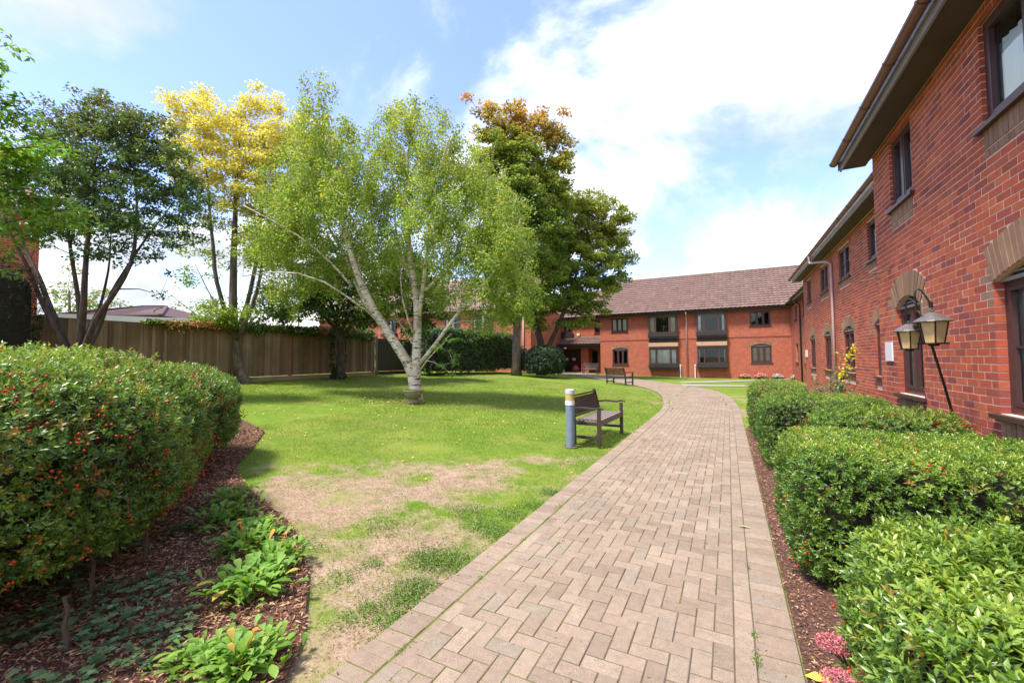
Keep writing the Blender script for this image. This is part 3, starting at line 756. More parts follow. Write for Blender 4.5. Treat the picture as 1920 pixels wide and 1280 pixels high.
mb = MB(); mb.ext([(2.63,9.08,5.10),(2.63,22.5,5.10),(6.9,22.5,8.40),(6.9,9.08,8.40)], (0,0,.07)); mb.ext([(6.9,8.72,8.22),(6.9,22.5,8.22),(11.2,22.5,4.86),(11.2,8.72,4.86)], (0,0,.07)); build('roof', mb, M_tile, b2)
mb = MB(); mb.box(3.01, 11, 21.75, 22.0, -.2, 4.72); mb.box(10.8, 11, 8.72, 21.75, -.2, 4.72); build('side_wall', mb, M_bw_x, b2)
mb = MB(); mb.ext([(3.0,21.95,4.72),(11,21.95,4.72),(6.9,21.95,8.15)], (0,.05,0)); mb.box(3.3, 10.7, 8.8, 21.7, 4.5, 4.6); build('gable', mb, M_bw_x, b2)
dp = downpipe(b2, [(2.56,17.3,4.95),(2.56,17.3,4.74),(2.90,16.5,4.60),(2.95,16.25,4.45),(2.95,16.25,.05)], M_pipe_pale, .037)
q = MB(); q.lathe((2.56,17.3,4.88), [(.04,-.05),(.05,0),(.06,.1)], 10); build('hopper', q, M_pipe_pale, dp)

# ---- right wing, far block ------------------------------------------------------
FW3 = Fc('W', 4.0); b3 = empty('brick_building', (4.0, 28.5, 0), 'furthest brick block of the right-hand wing, beside the corner of the courtyard', 'building', 'brick wings round the courtyard')
mb = MB(); w3 = [(25.2,26.3,1.2,2.4),(28.8,29.75,1.2,2.42),(32.2,33.3,1.2,2.4),(25.2,26.3,3.95,4.85),(28.75,29.85,3.95,4.9),(32.2,33.3,3.95,4.85)]
wall_slab(FW3, mb, 22.02, 35.18, -.2, 5.0, w3); build('wall', mb, M_bw_y, b3)
for k, (a, c, z, zz) in enumerate(w3): window(FW3, b3, a, c, z, zz, None, 2, ('w', [(0, 1)]) if k in (1, 4) else None)
eaves(FW3, b3, 22.02, 30.9, 5.0, .42, gm=M_pipe_dark)
mb = MB(); mb.ext([(3.55,22.4,5.13),(3.55,35.2,5.13),(7.9,35.2,8.5),(7.9,22.4,8.5)], (0,0,.07)); build('roof', mb, M_tile, b3)
downpipe(b3, [(3.52,30.6,5.10),(3.6,30.6,4.95),(3.93,30.6,4.75),(3.94,30.6,4.6),(3.94,30.6,.05)], M_pipe_dark, .045)

# ---- far range across the courtyard ----------------------------------------------
FS = Fc('S', 35.2); fb = empty('brick_building', (-2.5, 35.2, 0), 'long two-storey brick range across the end of the lawn with oriel windows and tiled roof', 'building', 'brick wings round the courtyard')
BAYS = [(-5.58,-3.47),(-2.06,-.08)]
fw_ = [dict(a0=-8.63, a1=-7.29, z0=3.72, z1=4.88), dict(a0=-8.58, a1=-7.29, z0=1.0, z1=2.27), dict(a0=1.48, a1=2.79, z0=3.80, z1=4.88), dict(a0=1.51, a1=2.79, z0=1.14, z1=2.36)]
holes = [(w['a0'], w['a1'], w['z0'], w['z1']+(.14 if w['z0'] < 2 else 0)) for w in fw_]+[(a+.08, c-.08, .72, 2.36) for a, c in BAYS]+[(a+.08, c-.08, 3.1, 4.88) for a, c in BAYS]+[(4.02,4.42,0,2.45)]
mb = MB(); wall_slab(FS, mb, -9.6, 4.46, -.2, 5.0, holes)
A1 = Arch(-8.58,-7.29,2.27,.14,.24); A3 = Arch(1.51,2.79,2.36,.14,.24)
for A in (A1, A3): arch_fill(FS, mb, A, -.25, 0, A.zs+.14)
wf = build('wall', mb, M_bw_x, fb)
for A in (A1, A3):
    voussoirs(FS, wf, A)
    q = MB()
    for s in (-1, 1):
        for k, e in enumerate((.22, .30)): FS.box(q, A.c+s*A.h, A.c+s*(A.h+e*.5), -.02, .006, A.zs-.2+k*.16, A.zs-.05+k*.16)
    FS.box(q, A.c-A.h, A.c+A.h, -.02, .006, (1.0 if A is A1 else 1.14)-.18, (1.0 if A is A1 else 1.14)-.02)
    build('brown_brick', q, M_brown, wf, kind='stuff')
q = MB(); FS.box(q, -9.6, BAYS[0][0], -.02, .015, 2.96, 3.05); FS.box(q, BAYS[0][1], BAYS[1][0], -.02, .015, 2.96, 3.05); FS.box(q, BAYS[1][1], 4.44, -.02, .015, 2.96, 3.05)
build('brick_band', q, simple('band_brick', (.22,.05,.03), .9), wf)
window(FS, fb, fw_[0]['a0'], fw_[0]['a1'], 3.72, 4.88, None, 3, ('w', [(.04, .3), (.36, .62), (.7, .97)], .98), dep=-.06, fw=.075)
window(FS, fb, fw_[1]['a0'], fw_[1]['a1'], 1.0, 2.27, A1, 3, None, dep=-.06, fw=.08)
window(FS, fb, fw_[2]['a0'], fw_[2]['a1'], 3.80, 4.88, None, 3, None, dep=-.06, fw=.075)
window(FS, fb, fw_[3]['a0'], fw_[3]['a1'], 1.14, 2.36, A3, 3, ('c', [(0, 1)]), dep=-.06, fw=.085, bars=True)
def bay(a0, a1, z0, z1, curt, base):
    """oriel: dark timber box standing out of the wall"""
    d = .32; mb = MB(); fw = .10
    FS.box(mb, a0, a0+fw, -.02, d, z0, z1); FS.box(mb, a1-fw, a1, -.02, d, z0, z1)
    FS.box(mb, a0, a1, -.02, d+.03, z1, z1+.12)
    o = build('bay_window', mb, M_darkwood, fb)
    q = MB(); FS.box(q, a0-.06, a1+.06, -.02, d+.07, z0-.30, z0-.002); FS.box(q, a0-.02, a1+.02, -.02, d+.02, z0-.44, z0-.302); build('bay_base', q, M_darkwood, o)
    fs_ = [.22,.56,.22]; x = a0+fw; t = a1-a0-2*fw; q = MB(); es = [x]
    for k in fs_: x += t*k; es.append(x)
    for e in es[1:-1]: FS.box(q, e-.05, e+.05, d-.07, d, z0, z1)
    FS.box(q, a0+fw, a1-fw, d-.07, d-.003, z0, z0+.07); FS.box(q, a0+fw, a1-fw, d-.07, d-.003, z1-.09, z1)
    build('bay_frame', q, M_frame, o)
    for i in range(3):
        g = MB(); g.add([FS.P(es[i], d-.04, z0+.02), FS.P(es[i+1], d-.04, z0+.02), FS.P(es[i+1], d-.04, z1-.02), FS.P(es[i], d-.04, z1-.02)], [(0,1,2,3)]); build('pane', g, M_glass, o, fixn=False)
    g = MB(); FS.box(g, a0+.09, a1-.09, -1.0, -.98, z0-.02, z1+.1); FS.box(g, a0+.09, a1-.09, -.98, -.2, z0-.04, z0-.02); build('dark_backing', g, M_room, o)  # dark backing in the bay, unlit room painted as black
    for c0, c1, col in curt:
        g = MB(); n = 24; vs = []; 
        for k in range(n+1):
            a = a0+fw+(c0+(c1-c0)*k/n)*t; dd = .12+.02*math.sin(k*1.7); vs += [FS.P(a, dd, z0+.07), FS.P(a, dd, z1-.09)]
        g.add(vs, [(2*k, 2*k+2, 2*k+3, 2*k+1) for k in range(n)]); build('curtain', g, M_curt if col == 'w' else M_cream, o, fixn=False, smooth=True)
    return o
bay(*BAYS[0], 3.52, 4.86, [(.0,.2,'c'),(.72,.98,'c')], 0)
o = bay(*BAYS[0], 1.08, 2.30, [(0,.2,'w'),(.26,.76,'w'),(.82,1,'w')], 0)
bay(*BAYS[1], 3.52, 4.86, [(.0,.10,'w'),(.92,1,'w')], 0)
bay(*BAYS[1], 1.12, 2.32, [(.0,.04,'w'),(.97,1,'w')], 0)
for a, c in BAYS:    # pale tile-hung apron between the floors
    q = MB(); FS.ext(q, [(a-.05, 2.45), (c+.05, 2.45), (c+.05, 2.75), (a-.05, 2.75)], .001, .26); build('bay_canopy', q, simple('pale_buff_board', (.50,.30,.18), .7, 0, .15, 5), fb)
    q = MB(); FS.box(q, a-.05, c+.05, .001, .12, 2.755, 3.04); build('bay_infill', q, M_darkwood, fb)
# chandelier / little flower ornament seen in the upper oriel
q = MB()
for (a, z) in [(-4.52,3.98),(-4.36,3.96),(-4.44,4.12),(-4.62,4.06),(-4.28,4.08),(-4.5,3.82)]: q.lathe((a, 35.02, z), [(.0,-.03),(.03,0),(0,.03)], 6)
q.tube([(-4.45,35.02,3.6),(-4.45,35.02,4.15)], .01, 5)
orn = build('flower_vase', q, M_white); tag(orn, 'white flowers in the upstairs oriel window of the far brick range', 'flowers')
mb = MB(); FS.box(mb, -10.0, 4.46, 0, .40, 5.0, 5.015); build('soffit', mb, M_soffit, fb)
mb = MB(); FS.box(mb, -10.0, 3.5, .40, .425, 4.97, 5.14); build('fascia', mb, M_darkwood, fb)
gutter(FS, fb, -10.02, 3.52, .50, 5.12, M_pipe_dark, .06, False)
ang = R(38.0); U_ = (1,0,0); V_ = (0, math.cos(ang), math.sin(ang)); nv = 17; dv = 5.50/nv
mb = MB(); mb.ext([(-10.05,34.72,5.10),(4.4,34.72,5.10),(4.4,39.1,8.47),(-8.2,39.1,8.47),(-10.05,39.1,8.47)], (0,.05,.04)); mb.ext([(-10.05,39.15,8.47),(7.8,39.15,8.47),(7.8,43.5,5.1),(-10.05,43.5,5.1)], (0,0,.05)); mb.ext([(4.4,34.72,5.10),(7.8,39.1,8.47),(4.4,39.1,8.47)], (0,0,.04)); rf = build('roof', mb, simple('roof_underlay', (.12,.07,.055), .9), fb)
tiled_roof('roof_tile', rf, (-10.1,34.70,5.155), U_, V_, 51, nv, .30, dv)
q = MB(); q.tube([(-10.1,39.05,8.56),(7.8,39.05,8.56)], .11, 10); build('ridge_tile', q, M_tile, rf, smooth=True)
mb = MB(); mb.box(-9.6, -9.35, 35.46, 43, -.2, 5.0); mb.box(4.2, 4.46, 35.46, 43, -.2, 5.0); mb.box(-9.3, 4.2, 35.6, 42.9, 4.8, 4.9); build('side_wall', mb, M_bw_y, fb)
mb = MB(); mb.ext([(-9.6,35.2,5.0),(-9.6,43,5.0),(-9.6,39.1,8.4)], (.1,0,0)); build('gable', mb, M_bw_y, fb)
dp = downpipe(fb, [(-2.80,34.72,5.06),(-2.80,34.76,4.9),(-2.80,35.1,4.7),(-2.80,35.13,4.5),(-2.80,35.13,.05)], M_pipe_pale, .05)
for x in (-3.30, -2.25):
    q = MB(); q.tube([(x,35.08,.0),(x,35.08,.95)], .045, 8); q.lathe((x,35.08,.95), [(.06,0),(.06,.05),(.03,.08)], 8); vp = build('vent_pipe', q, M_white, fb)
q = MB(); FS.box(q, 4.02, 4.42, -.12, -.06, 0, 2.45); build('door', q, M_tym, fb)
q = MB(); FS.box(q, 4.02, 4.40, .0, .05, 3.85, 4.9); build('window', q, M_tym, fb)

# ---- entrance range -----------------------------------------------------------
FE = Fc('S', 37.0); eb = empty('brick_building', (-13.3, 37, .35), 'recessed brick entrance block with lean-to tiled porch roof behind the shrub', 'building', 'brick wings round the courtyard')
mb = MB(); hl = [(-14.7,-12.7,3.9,4.92),(-13.75,-11.85,.3,2.4),(-10.9,-10.3,.9,2.3),(-10.6,-10.1,3.8,4.9)]; wall_slab(FE, mb, -17.2, -9.62, -.2, 5.15, hl); build('wall', mb, M_bw_x, eb)
window(FE, eb, -14.7,-12.7,3.9,4.92, None, 3, ('w', [(0,.12),(.5,.62),(.7,.8)]), sill=False, dep=.05, fw=.08)
q = MB(); FE.box(q, -14.85,-12.55, -.02, .35, 3.5, 3.85); build('bay_base', q, M_darkwood, eb)
window(FE, eb, -10.9,-10.3,.9,2.3, None, 1, None, dep=-.05); window(FE, eb, -10.6,-10.1,3.8,4.9, None, 1, None, dep=-.05)
# glazed double doors
q = MB()
for k in range(3): FE.box(q, -13.75+k*.9, -13.65+k*.9, -.14, -.06, .35, 2.4)
FE.box(q, -13.65, -11.85, -.14, -.06, 2.28, 2.4); FE.box(q, -13.65, -11.85, -.135, -.065, .35, .6); FE.box(q, -13.65, -11.85, -.135, -.065, 1.05, 1.13)
dr = build('door', q, M_tym, eb, label='dark glazed double entrance doors'); q = MB(); q.add([FE.P(-13.65,-.1,.6), FE.P(-11.85,-.1,.6), FE.P(-11.85,-.1,2.28), FE.P(-13.65,-.1,2.28)], [(0,1,2,3)]); build('pane', q, M_glass, dr, fixn=False)
q = MB(); FE.box(q, -14, -11.5, -1.2, -1.1, .2, 2.6); build('dark_backing', q, M_room, dr)  # dark panel behind the doors, shade painted in
for a in (-13.45, -12.75):
    q = MB(); FE.box(q, a, a+.32, -.058, -.052, 1.38, 1.62); build('notice', q, M_white, dr)
# porch: lean-to roof on brick piers
mb = MB(); mb.ext([(-17.0,35.55,2.72),(-9.62,35.55,2.72),(-9.62,36.99,3.42),(-17.0,36.99,3.42)], (0,0,.05)); pr = build('porch_roof', mb, M_tile, eb)
tiled_roof('roof_tile', pr, (-17.05,35.50,2.80), (1,0,0), (0,.899,.437), 25, 5, .30, .32)
q = MB(); q.box(-17.0,-9.62, 35.56,35.60, 2.5, 2.72); q.box(-17.0,-9.62,35.62,36.98,2.62,2.66); build('porch_beam', q, M_darkwood, eb); gutter(Fc('S', 35.56), eb, -17, -9.65, .07, 2.72, M_pipe_dark, .05, False)
q = MB(); q.box(-11.65,-10.95, 36.2, 36.99, 0, 2.62); build('brick_pier', q, M_bw_x, eb); q = MB(); q.box(-9.62-.5,-9.62, 36.7, 36.99, 0, 2.6); build('brick_pier', q, M_bw_x, eb)
q = MB(); q.lathe((-12.85,35.45,2.45), [(.05,.1),(.14,.06),(.14,0),(.05,-.03)], 10); build('porch_lamp', q, M_white, eb)
q = MB(); q.box(-12.2,-11.95,36.8,36.99,3.62,3.86); build('bulkhead_lamp', q, simple('cream_lamp', (.75,.66,.45), .4), eb)
mb = MB(); FE.box(mb, -17.2, -9.62, 0, .38, 5.12, 5.14); FE.box(mb, -17.2, -10.0, .38, .41, 5.05, 5.22); build('fascia', mb, M_darkwood, eb)
mb = MB(); mb.ext([(-17.2,36.55,5.2),(-10.0,36.55,5.2),(-10.0,40.3,8.1),(-17.2,40.3,8.1)], (0,0,.06)); rf2 = build('roof', mb, M_tile, eb)
tiled_roof('roof_tile', rf2, (-17.2,36.52,5.28), (1,0,0), (0,.791,.612), 24, 14, .30, .335)

# ---- left range behind the trees -----------------------------------------------
FL = Fc('S', 30.0); lb = empty('brick_building', (-24, 30, .5), 'brick block half hidden behind the birch and the dark hedge', 'building', 'brick wings round the courtyard')
mb = MB(); hl = [(-19.05,-17.1,4.05,5.35),(-21.9,-20.3,4.05,5.35),(-25.5,-23.8,4.05,5.35),(-19.0,-17.1,1.5,2.8),(-29,-27.4,4.05,5.35)]; wall_slab(FL, mb, -38, -13.7, 0, 5.7, hl); build('wall', mb, M_bw_x, lb)
for k, (a, c, z, zz) in enumerate(hl):
    window(FL, lb, a, c, z, zz, None, 3, ('w', [(0,.16),(.45,.55)]), sill=False, dep=.04, fw=.08)
    q = MB(); FL.box(q, a-.1, c+.1, -.02, .34, z-.32, z-.01); build('bay_base', q, M_darkwood, lb)
mb = MB(); mb.box(-13.95,-13.7,30.25,37,0,5.7); build('side_wall', mb, M_bw_y, lb)
mb = MB(); mb.ext([(-38.2,29.5,5.7),(-13.4,29.5,5.7),(-13.4,34,9.2),(-38.2,34,9.2)], (0,0,.08)); mb.box(-38,-13.5,29.6,30,5.6,5.7); build('roof', mb, M_tile, lb)
downpipe(lb, [(-14.3,29.93,5.6),(-14.3,29.93,.4)], M_pipe_pale, .055)

# ---- neighbours beyond the fence -------------------------------------------------
FH = Fc('E', -20.5); hb = empty('brick_house', (-20.5, 0, .8), 'orange-red brick house showing behind the tree at the left edge', 'house')
mb = MB(); wall_slab(FH, mb, -6, 5.25, 0, 6.7, [(3.3,4.32,4.2,5.3)]); mb.box(-30,-20.75,5.0,5.25,0,6.7); build('wall', mb, M_bw_y, hb)
w_ = window(FH, hb, 3.3,4.32,4.2,5.3, None, 2, ('w', [(0,1)])); w_.data.materials[0] = M_white
mb = MB(); mb.ext([(-20.0,-6.3,6.6),(-20.0,5.6,6.6),(-25.2,5.6,9.2),(-25.2,-6.3,9.2)], (0,0,.08)); build('roof', mb, M_tile, hb)
gb = empty('garage', (-21.5, 9.5, .8), 'flat-roofed pale garage showing its white edge above the fence', 'garage')
p0 = at(88,590,17.5); p1 = at(385,600,24)
q = MB(); q.ext([(p0[0],p0[1],.5),(p1[0],p1[1],.5),(p1[0]-6,p1[1]+2.5,.5),(p0[0]-6,p0[1]+2.5,.5)], (0,0,2.85)); build('wall', q, M_bw_y, gb)
q = MB(); q.ext([(p0[0]+.2,p0[1]-.1,p0[2]-.28),(p1[0]+.2,p1[1]-.1,p1[2]-.28),(p1[0]-6,p1[1]+2.5,p1[2]-.2),(p0[0]-6,p0[1]+2.5,p0[2]-.2)], (0,0,.33)); build('roof', q, M_white, gb)
hc = at(282,590,32); bb = empty('bungalow', (float(hc[0]), float(hc[1]), .8), 'brown hipped bungalow roof rising above the fence between the dark tree and the yellow tree', 'bungalow')
q = MB(); cx_, cy_ = hc[0], hc[1]; dx, dy = RGT[0]*4.1, RGT[1]*4.1; ex, ey = FWD[0]*4, FWD[1]*4
c4 = [(cx_-dx-ex,cy_-dy-ey,4.65),(cx_+dx-ex,cy_+dy-ey,4.65),(cx_+dx+ex,cy_+dy+ey,4.65),(cx_-dx+ex,cy_-dy+ey,4.65)]; r1 = (cx_-dx*.15,cy_-dy*.15,5.75); r2 = (cx_+dx*.3,cy_+dy*.3,5.75)
q.add(c4+[r1, r2], [(0,1,5,4),(1,2,5),(2,3,4,5),(3,0,4),(3,2,1,0)]); M_dt = simple('dark_brown_tile', (.095,.050,.042), .8); rfb = build('roof', q, M_dt, bb)
def lerp(a, b, t): return tuple(a[i]*(1-t)+b[i]*t for i in range(3))
q = MB()
for i in range(36):
    t = (i+.5)/36; lo = lerp(c4[0], c4[1], t); k = min(1, t/.425, (1-t)/.35); hi = lerp(lo, lerp(r1, r2, min(1, max(0, (t-.425)/.225))), k); q.beam((lo[0],lo[1],lo[2]+.03), (hi[0],hi[1],hi[2]+.03), .12, .05)
for a_, b_ in ((c4[0], r1), (c4[1], r2), (r1, r2)): q.beam((a_[0],a_[1],a_[2]+.06), (b_[0],b_[1],b_[2]+.06), .2, .12)
build('roof_tile', q, M_dt, rfb, kind='stuff')
q = MB(); q.ext([(c[0]*.94+cx_*.06, c[1]*.94+cy_*.06, .8) for c in c4], (0,0,3.8)); build('wall', q, M_bw_y, bb)
# ================================================================== FOLIAGE
G3 = [(.035,.075,.012),(.065,.125,.016),(.10,.17,.022),(.16,.24,.035)]
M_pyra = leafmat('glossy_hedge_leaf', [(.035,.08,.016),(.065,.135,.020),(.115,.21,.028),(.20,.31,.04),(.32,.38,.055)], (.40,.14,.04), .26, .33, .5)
M_core = earth('hedge_twig_core', [(.008,.010,.004),(.025,.022,.012),(.05,.035,.02)], 25)  # twig brown for the light-blocking hull inside each hedge
M_berry = simple('red_berry', (.55,.035,.012), .28, 0, .2, 40)
M_stem = simple('brown_stem', (.09,.065,.04), .8)
M_mulchleaf = leafmat('dead_leaf', [(.32,.12,.04),(.42,.22,.08),(.50,.36,.08),(.28,.14,.07)], trans=.1)
def sq_surface(n, hx, hy, hz, e=5.0, zlo=-.85, faces=None):
    """points and normals on a rounded block centred on 0"""
    A = np.array([hy*hz, hy*hz, hx*hz, hx*hz, hx*hy]); A = A/A.sum(); f = rng.choice(5, n, p=A)
    u = rng.uniform(-1, 1, n); v = rng.uniform(-1, 1, n); q = np.zeros((n, 3))
    for k, (ax, sg) in enumerate(((0,1),(0,-1),(1,1),(1,-1),(2,1))):
        m = f == k; o = [i for i in range(3) if i != ax]; q[m, ax] = sg; q[m, o[0]] = u[m]; q[m, o[1]] = v[m]
    q[:, 2] = np.maximum(q[:, 2], zlo)
    s = (np.abs(q)**e).sum(1)**(1/e); p = q/s[:, None]; nn = np.sign(p)*np.abs(p)**(e-1)/np.array([hx, hy, hz]); return p*np.array([hx, hy, hz]), norm(nn)
def hedge(name, label, cat, cx, cy, hx, hy, h, ang=0, n=4000, leaf=.045, wd=.34, k=8, mt=None, e=5.0, berries=0, clear=0., group=None, tints=.06, bumpy=.05, shaggy=.0, core_in=.14, fine=False, skew=0, spread=.11):
    z0 = T(cx, cy); b = empty(name, (cx, cy, z0), label, cat, group); mt = mt or M_pyra
    hz = (h-clear)/2; ctr = np.array([cx, cy, z0+clear+hz]); ca, sa = math.cos(ang), math.sin(ang)
    Rm = np.array([[ca, -sa, 0], [sa, ca, 0], [0, 0, 1]])
    P, Nn = sq_surface(n, hx, hy, hz, e, -.8 if clear > 0 else -1)
    d = (fbm(P[:,0]*2.2+P[:,2]*1.3+cx*3, P[:,1]*2.2+P[:,2]*1.9+cy, 4)-.5)*2*bumpy + (fbm(P[:,0]*6+P[:,2]*5, P[:,1]*6-P[:,2]*4, 14)-.5)*bumpy*1.3
    dep = -rng.random(n)**1.5*spread+(rng.random(n) < .06)*rng.random(n)*(.05+shaggy)
    P = P+Nn*(d+dep)[:, None]; P = P@Rm.T+ctr; Nn = Nn@Rm.T
    ax = norm(Nn*.75+np.array([0,0,.55])+rng.normal(0, .38, (n, 3)))
    r0 = norm(np.cross(ax, rng.normal(0, 1, (n, 3)))); r1 = np.cross(ax, r0)
    hue = np.clip(.5+.75*(fbm(P[:,0]*3, P[:,1]*3+P[:,2]*3, 2)-.5)+rng.normal(0, .16, n)+.30*np.clip(Nn[:,2], 0, 1)-.10, 0, 1)  # top leaves brighter: yellow-green new growth, with dome highlights put into the colour
    tn = (rng.random(n) < tints*np.clip(2.5*(fbm(P[:,0]*2+7, P[:,1]*2+P[:,2]*2, 21)-.35), 0, 2))*rng.uniform(.3, 1, n)
    PP, DD, NN_, RR, TT, LL = [], [], [], [], [], []
    ln = leaf*rng.uniform(.7, 1.25, n)
    for i in range(k):
        t = i/k; phi = 2.4*i+rng.random(n)*.6; th = R(75)-t*R(50)+rng.normal(0, .15, n)
        rad = r0*np.cos(phi)[:, None]+r1*np.sin(phi)[:, None]
        PP.append(P+ax*(t*leaf*1.1)[..., None] if False else P+ax*(t*leaf*1.1)); dd = ax*np.cos(th)[:, None]+rad*np.sin(th)[:, None]
        DD.append(dd); NN_.append(ax*np.sin(th)[:, None]-rad*np.cos(th)[:, None]+rng.normal(0, .2, (n, 3))); RR.append(np.clip(hue*.8+t*.25+rng.normal(0, .08, n), 0, 1)); TT.append(tn*(.4+.6*rng.random(n)))
        LL.append(ln*(1-.35*t)*rng.uniform(.85, 1.1, n))
    LL = np.concatenate(LL)
    leaves('foliage', np.concatenate(PP), np.concatenate(DD), np.concatenate(NN_), LL, LL*wd, mt, b, np.concatenate(RR), np.concatenate(TT), fine=fine, kind='stuff')
    # solid dark hull for the twig mass, added to block light
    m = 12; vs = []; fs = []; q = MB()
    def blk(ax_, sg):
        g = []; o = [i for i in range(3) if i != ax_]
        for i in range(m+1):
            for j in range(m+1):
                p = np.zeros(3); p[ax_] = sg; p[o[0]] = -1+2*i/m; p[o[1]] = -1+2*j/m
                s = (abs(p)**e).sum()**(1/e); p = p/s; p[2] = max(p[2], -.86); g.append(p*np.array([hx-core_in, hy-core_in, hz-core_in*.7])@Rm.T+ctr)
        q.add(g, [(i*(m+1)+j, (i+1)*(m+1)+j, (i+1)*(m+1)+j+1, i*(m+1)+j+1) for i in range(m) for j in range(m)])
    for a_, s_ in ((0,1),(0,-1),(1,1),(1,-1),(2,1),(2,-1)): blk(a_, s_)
    build('blocking_core', q, M_core, b, fixn=False, kind='stuff')
    if clear > 0:
        q = MB()
        for i in range(int(hx*hy*14)+6):
            lx, ly = rng.uniform(-.85, .85)*hx, rng.uniform(-.85, .85)*hy; p = np.array([lx, ly, 0])@Rm.T+np.array([cx, cy, 0]); zg = T(p[0], p[1])
            pts = [(p[0]+rng.normal(0,.02), p[1]+rng.normal(0,.02), zg-.05)]
            for s in (1, 2, 3, 4): pts.append((p[0]+rng.normal(0,.003*s)+lx*.01*s, p[1]+rng.normal(0,.003*s), zg+(clear+.25)*s/4))
            q.tube(pts, [.016,.014,.012,.010,.008], 5)
        build('stems', q, M_stem, b, kind='stuff')
    if berries:
        q = MB(); Pb, Nb = sq_surface(berries, hx, hy, hz, e, -.6 if clear > 0 else -.7)
        for p, nn in zip(Pb@Rm.T+ctr, Nb@Rm.T):
            for j in range(rng.integers(4, 11)):
                c = p+nn*.015+rng.normal(0, .028, 3); r_ = rng.uniform(.006, .010)
                q.add([(c[0],c[1],c[2]+r_),(c[0]+r_,c[1],c[2]),(c[0],c[1]+r_,c[2]),(c[0]-r_,c[1],c[2]),(c[0],c[1]-r_,c[2]),(c[0],c[1],c[2]-r_)],
                      [(0,1,2),(0,2,3),(0,3,4),(0,4,1),(5,2,1),(5,3,2),(5,4,3),(5,1,4)])
        build('berries', q, M_berry, b, kind='stuff', fixn=False, smooth=True)
    return b
GR = 'clipped berry hedges in front of the right-hand wing'
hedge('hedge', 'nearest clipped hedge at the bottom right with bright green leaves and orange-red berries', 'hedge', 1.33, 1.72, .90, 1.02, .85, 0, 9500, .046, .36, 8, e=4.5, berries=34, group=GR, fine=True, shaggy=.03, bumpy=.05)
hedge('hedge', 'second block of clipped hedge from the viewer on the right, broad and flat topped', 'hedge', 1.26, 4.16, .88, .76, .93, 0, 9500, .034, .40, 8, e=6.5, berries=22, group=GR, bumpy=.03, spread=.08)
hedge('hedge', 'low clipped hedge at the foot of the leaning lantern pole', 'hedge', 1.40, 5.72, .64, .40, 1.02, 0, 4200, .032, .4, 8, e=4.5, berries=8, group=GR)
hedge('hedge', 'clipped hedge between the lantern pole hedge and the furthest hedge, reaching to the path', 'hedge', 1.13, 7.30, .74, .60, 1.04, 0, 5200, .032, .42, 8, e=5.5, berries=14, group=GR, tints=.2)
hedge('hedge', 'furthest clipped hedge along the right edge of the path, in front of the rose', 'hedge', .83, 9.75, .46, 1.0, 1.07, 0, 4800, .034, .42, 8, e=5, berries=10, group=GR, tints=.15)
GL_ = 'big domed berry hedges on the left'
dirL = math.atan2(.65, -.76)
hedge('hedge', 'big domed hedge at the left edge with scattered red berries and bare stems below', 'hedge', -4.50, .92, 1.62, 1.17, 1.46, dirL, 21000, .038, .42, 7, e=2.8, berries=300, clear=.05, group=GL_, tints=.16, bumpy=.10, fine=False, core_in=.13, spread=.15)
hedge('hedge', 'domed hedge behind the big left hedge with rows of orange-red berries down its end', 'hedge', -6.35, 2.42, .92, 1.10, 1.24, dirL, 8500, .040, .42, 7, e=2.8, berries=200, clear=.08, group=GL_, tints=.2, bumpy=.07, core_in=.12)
# dark hedges and shrub
M_dark = leafmat('dark_evergreen_leaf', [(.010,.022,.008),(.018,.04,.012),(.03,.065,.018),(.05,.10,.025)], (.08,.09,.02), .12, .4, .4)
M_laurel = leafmat('laurel_leaf', [(.014,.035,.012),(.03,.07,.018),(.06,.13,.022),(.13,.22,.035)], (.2,.22,.03), .2, .3, .5)
M_yew = leafmat('conifer_hedge_leaf', [(.005,.012,.005),(.010,.022,.007),(.02,.04,.012)], (.06,.05,.02), .05, .6, .2)
hedge('hedge', 'tall very dark conifer hedge at the left end of the fence', 'hedge', -14.9, 1.45, 1.2, 2.25, 2.95, 0, 5200, .07, .3, 6, mt=M_yew, e=8, bumpy=.08)
hedge('hedge', 'long dark green hedge behind the birch, running on from the fence', 'hedge', -14.0, 22.0, .8, 5.2, 2.55, R(1.5), 7500, .10, .5, 6, mt=M_laurel, e=6, bumpy=.12, tints=.2)
hedge('shrub', 'rounded dark green shrub in front of the forked tree', 'shrub', -9.75, 23.4, 1.12, 1.1, 1.85, 0, 2600, .11, .45, 6, mt=M_dark, e=2.3, bumpy=.10)
hedge('shrub', 'small dark clipped bush between the pale trunk and the rounded shrub', 'shrub', -13.6, 27.8, .5, .5, 1.9, 0, 500, .10, .5, 6, mt=M_dark, e=4)

